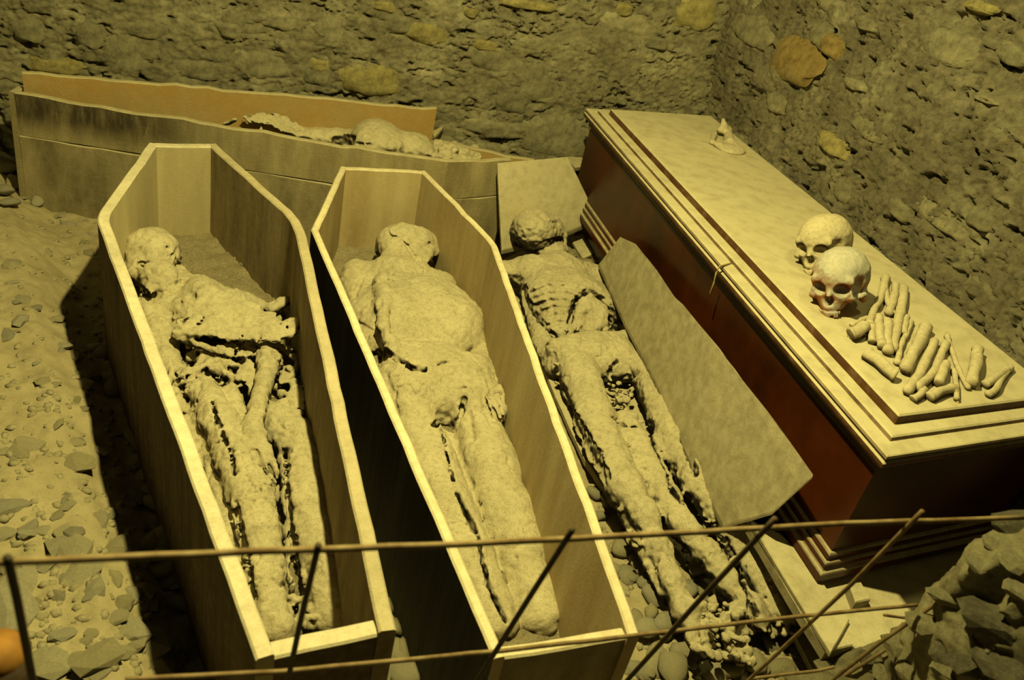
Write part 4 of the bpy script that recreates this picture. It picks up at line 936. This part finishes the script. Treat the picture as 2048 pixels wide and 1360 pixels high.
#@@FRONT
# ================================================================== IRON GRILLE
A1, A2 = ray(310, 2406), ray(4985, 906); A1 = A1/pl(A1); A2 = A2/pl(A2); GN = np.cross(A1, A2); GN /= pl(GN); G0 = P(1100, 1085, .80)
def G(x, y, k=0.): return onplane(x, y, G0, GN)+GN*k
if (G0-np.array([0, 0, CH]))@GN > 0: BK = 1
else: BK = -1
gt = thing('iron_grille', G(1000, 1340), 'rusty welded iron bars crossing in front of the coffins', 'grille')
def bar(pts, r, m, k=0.):
    q = []
    for a, b in zip(pts[:-1], pts[1:]):
        for t in np.linspace(0, 1, 9)[:-1]: q.append(G(a[0]+(b[0]-a[0])*t, a[1]+(b[1]-a[1])*t, k))
    q.append(G(*pts[-1], k)); q = [p+np.array([0, 0, .0012*vn(p[0]*25, p[1]*25, k*99)]) for p in q]
    V, F = tube(q, r, 10); mesh_obj('bar', V, F, m, gt)
bar([(-60, 1137), (0, 1134), (430, 1114), (900, 1096), (1250, 1078), (1700, 1052), (2050, 1040)], .0036, M_rust, .004*BK)
bar([(250, 1366), (560, 1350), (995, 1308), (1265, 1277), (1560, 1242), (1836, 1214)], .0032, M_rust, .004*BK)
bar([(16, 1108), (35, 1190), (75, 1400)], .0040, M_irondk, -.0035*BK); bar([(636, 1084), (604, 1220), (566, 1400)], .0036, M_irondk, -.0035*BK)
bar([(1144, 1052), (1060, 1185), (920, 1410)], .0037, M_irondk, -.0035*BK); bar([(1548, 1032), (1400, 1192), (1205, 1410)], .0037, M_irondk, -.0035*BK)
bar([(1842, 1018), (1700, 1165), (1460, 1390)], .0033, M_rust, -.0035*BK)
bar([(1880, 1196), (1760, 1280), (1620, 1390)], .0036, M_rust, -.0035*BK); bar([(1800, 1290), (1640, 1390)], .0032, M_rust, .006*BK)
bar([(1500, 1362), (1640, 1345), (1670, 1338)], .003, M_rust, .004*BK); bar([(1770, 1232), (1830, 1240)], .0026, M_rust, .002*BK)

# ================================================================== BROKEN MASONRY IN THE FOREGROUND
c0 = G(1990, 1260); v = Vol((c0[0], c0[1]), 0., (-.42, .45, -.62, .36, .0, .86), .009)
def gz(x, y, k): p = G(x, y)+ray(x, y)*k; return p
spine = [((1530, 1428), .05, .030), ((1625, 1378), .035, .032), ((1725, 1350), .02, .034), ((1825, 1300), .0, .034), ((1895, 1232), .0, .034), ((1965, 1162), .0, .034), ((2025, 1102), .0, .034), ((2090, 1065), .0, .04)]
pts = [(v.loc(gz(*q, k)), r) for q, k, r in spine]
for (a, ra), (b, rb) in zip(pts[:-1], pts[1:]):
    v.capl(a, b, ra, rb, .02)
    for n_, dz in enumerate(np.arange(.05, .80, .05)):
        o1 = np.array([dz*.30, dz*.10+.006*n_, -dz]); v.capl(a+o1, b+o1, ra+.02, rb+.02, .02, 1., False, .006)
for q, k, r in [((1900, 1340), .0, .06), ((1990, 1280), .0, .07), ((2050, 1190), .0, .06), ((1820, 1390), .0, .06), ((2040, 1380), .0, .08)]:
    a = v.loc(gz(*q, k)); v.capl(a, a+[.05, 0, -.3], r, r, .02)
h1 = v.hit(1925, 1225); h2 = v.hit(2000, 1165)
v.capl(h1, h2, .028, .024, .006, 1., True, .006); h1 = v.hit(1905, 1215); h2 = v.hit(1915, 1290); v.capl(h1, h2, .014, .012, .006, 1., True, .005)
v.rough(.010, 13, 4, band=.05); v.rough(.006, 48, 3, band=.03)
jm = v.mesh('broken_wall_edge', M_jamb); tag(jm, 'jagged stone and mortar edge of the broken wall opening, bottom right', 'wall edge')
def hitw(x, y):
    q = v.hit(x, y); return None if q is None else np.array([v.o[0], v.o[1], 0])+q[0]*v.U+q[1]*v.W+np.array([0, 0, q[2]])
for i, (x, y, r, sx, sy, m) in enumerate([(2038, 1052, .040, 1.1, .8, M_jgrey), (1992, 1090, .020, 1.3, .8, M_jcream), (2030, 1125, .026, 1, .8, M_jcream), (1960, 1130, .020, 1.6, .8, M_jcream), (1895, 1195, .022, 1.7, .7, M_jcream), (1860, 1250, .030, 1.5, .9, M_jcream),
        (1800, 1300, .030, 1.5, .9, M_jcream), (1740, 1325, .022, 1.4, .9, M_jgrey), (1660, 1345, .026, 1.6, .8, M_jcream), (1590, 1358, .022, 1.4, .8, M_jcream), (1890, 1310, .032, 1.3, 1, M_jgrey), (1830, 1345, .030, 1.3, 1, M_jcream), (1770, 1350, .022, 1.3, 1, M_jcream),
        (1990, 1250, .045, 1.6, .9, M_jgrey), (2020, 1320, .05, 1.4, 1, M_jgrey), (1950, 1330, .036, 1.2, 1, M_jgrey), (2046, 1180, .024, 1.2, .9, M_jcream), (1900, 1355, .03, 1.3, 1, M_jcream)]):
    p = hitw(x, y)
    if p is None: continue
    me = stone_mesh(300+i, .75, True); me.materials.clear(); me.materials.append(m); o = bpy.data.objects.new('stone', me); COL.objects.link(o); o.parent = jm
    o.location = Vector(p-ray(x, y)/pl(ray(x, y))*(-r*.35))-Vector(parent_world(jm)); o.scale = (r*sx, r*sy, r); o.rotation_euler = (random.uniform(-.4, .4)+.5, random.uniform(-.4, .4), -.6+random.uniform(-.4, .4))

# small orange dome at the left edge, close to the camera
pc = P(-6, 1312, .55)
vv, ff = [], []
for i in range(9):
    a = i/8*math.pi/2
    for j in range(16):
        b = j/16*2*math.pi; vv.append(pc+np.array([math.cos(a)*math.cos(b)*.033, math.cos(a)*math.sin(b)*.033, math.sin(a)*.026]))
for i in range(8):
    for j in range(16): ff.append([i*16+j, i*16+(j+1) % 16, (i+1)*16+(j+1) % 16, (i+1)*16+j])
lp = thing('marker_lamp', pc-np.array([0, 0, .55]), 'small orange-topped lamp on a dark stem at the left edge', 'lamp')
mesh_obj('lamp_cap', vv, ff, M_orange, lp)
V, F = tube([pc+np.array([0, 0, .002]), pc-np.array([0, 0, .05]), pc-np.array([0, 0, .48])], [.036, .032, .012], 16); mesh_obj('stem', V, F, M_irondk, lp)
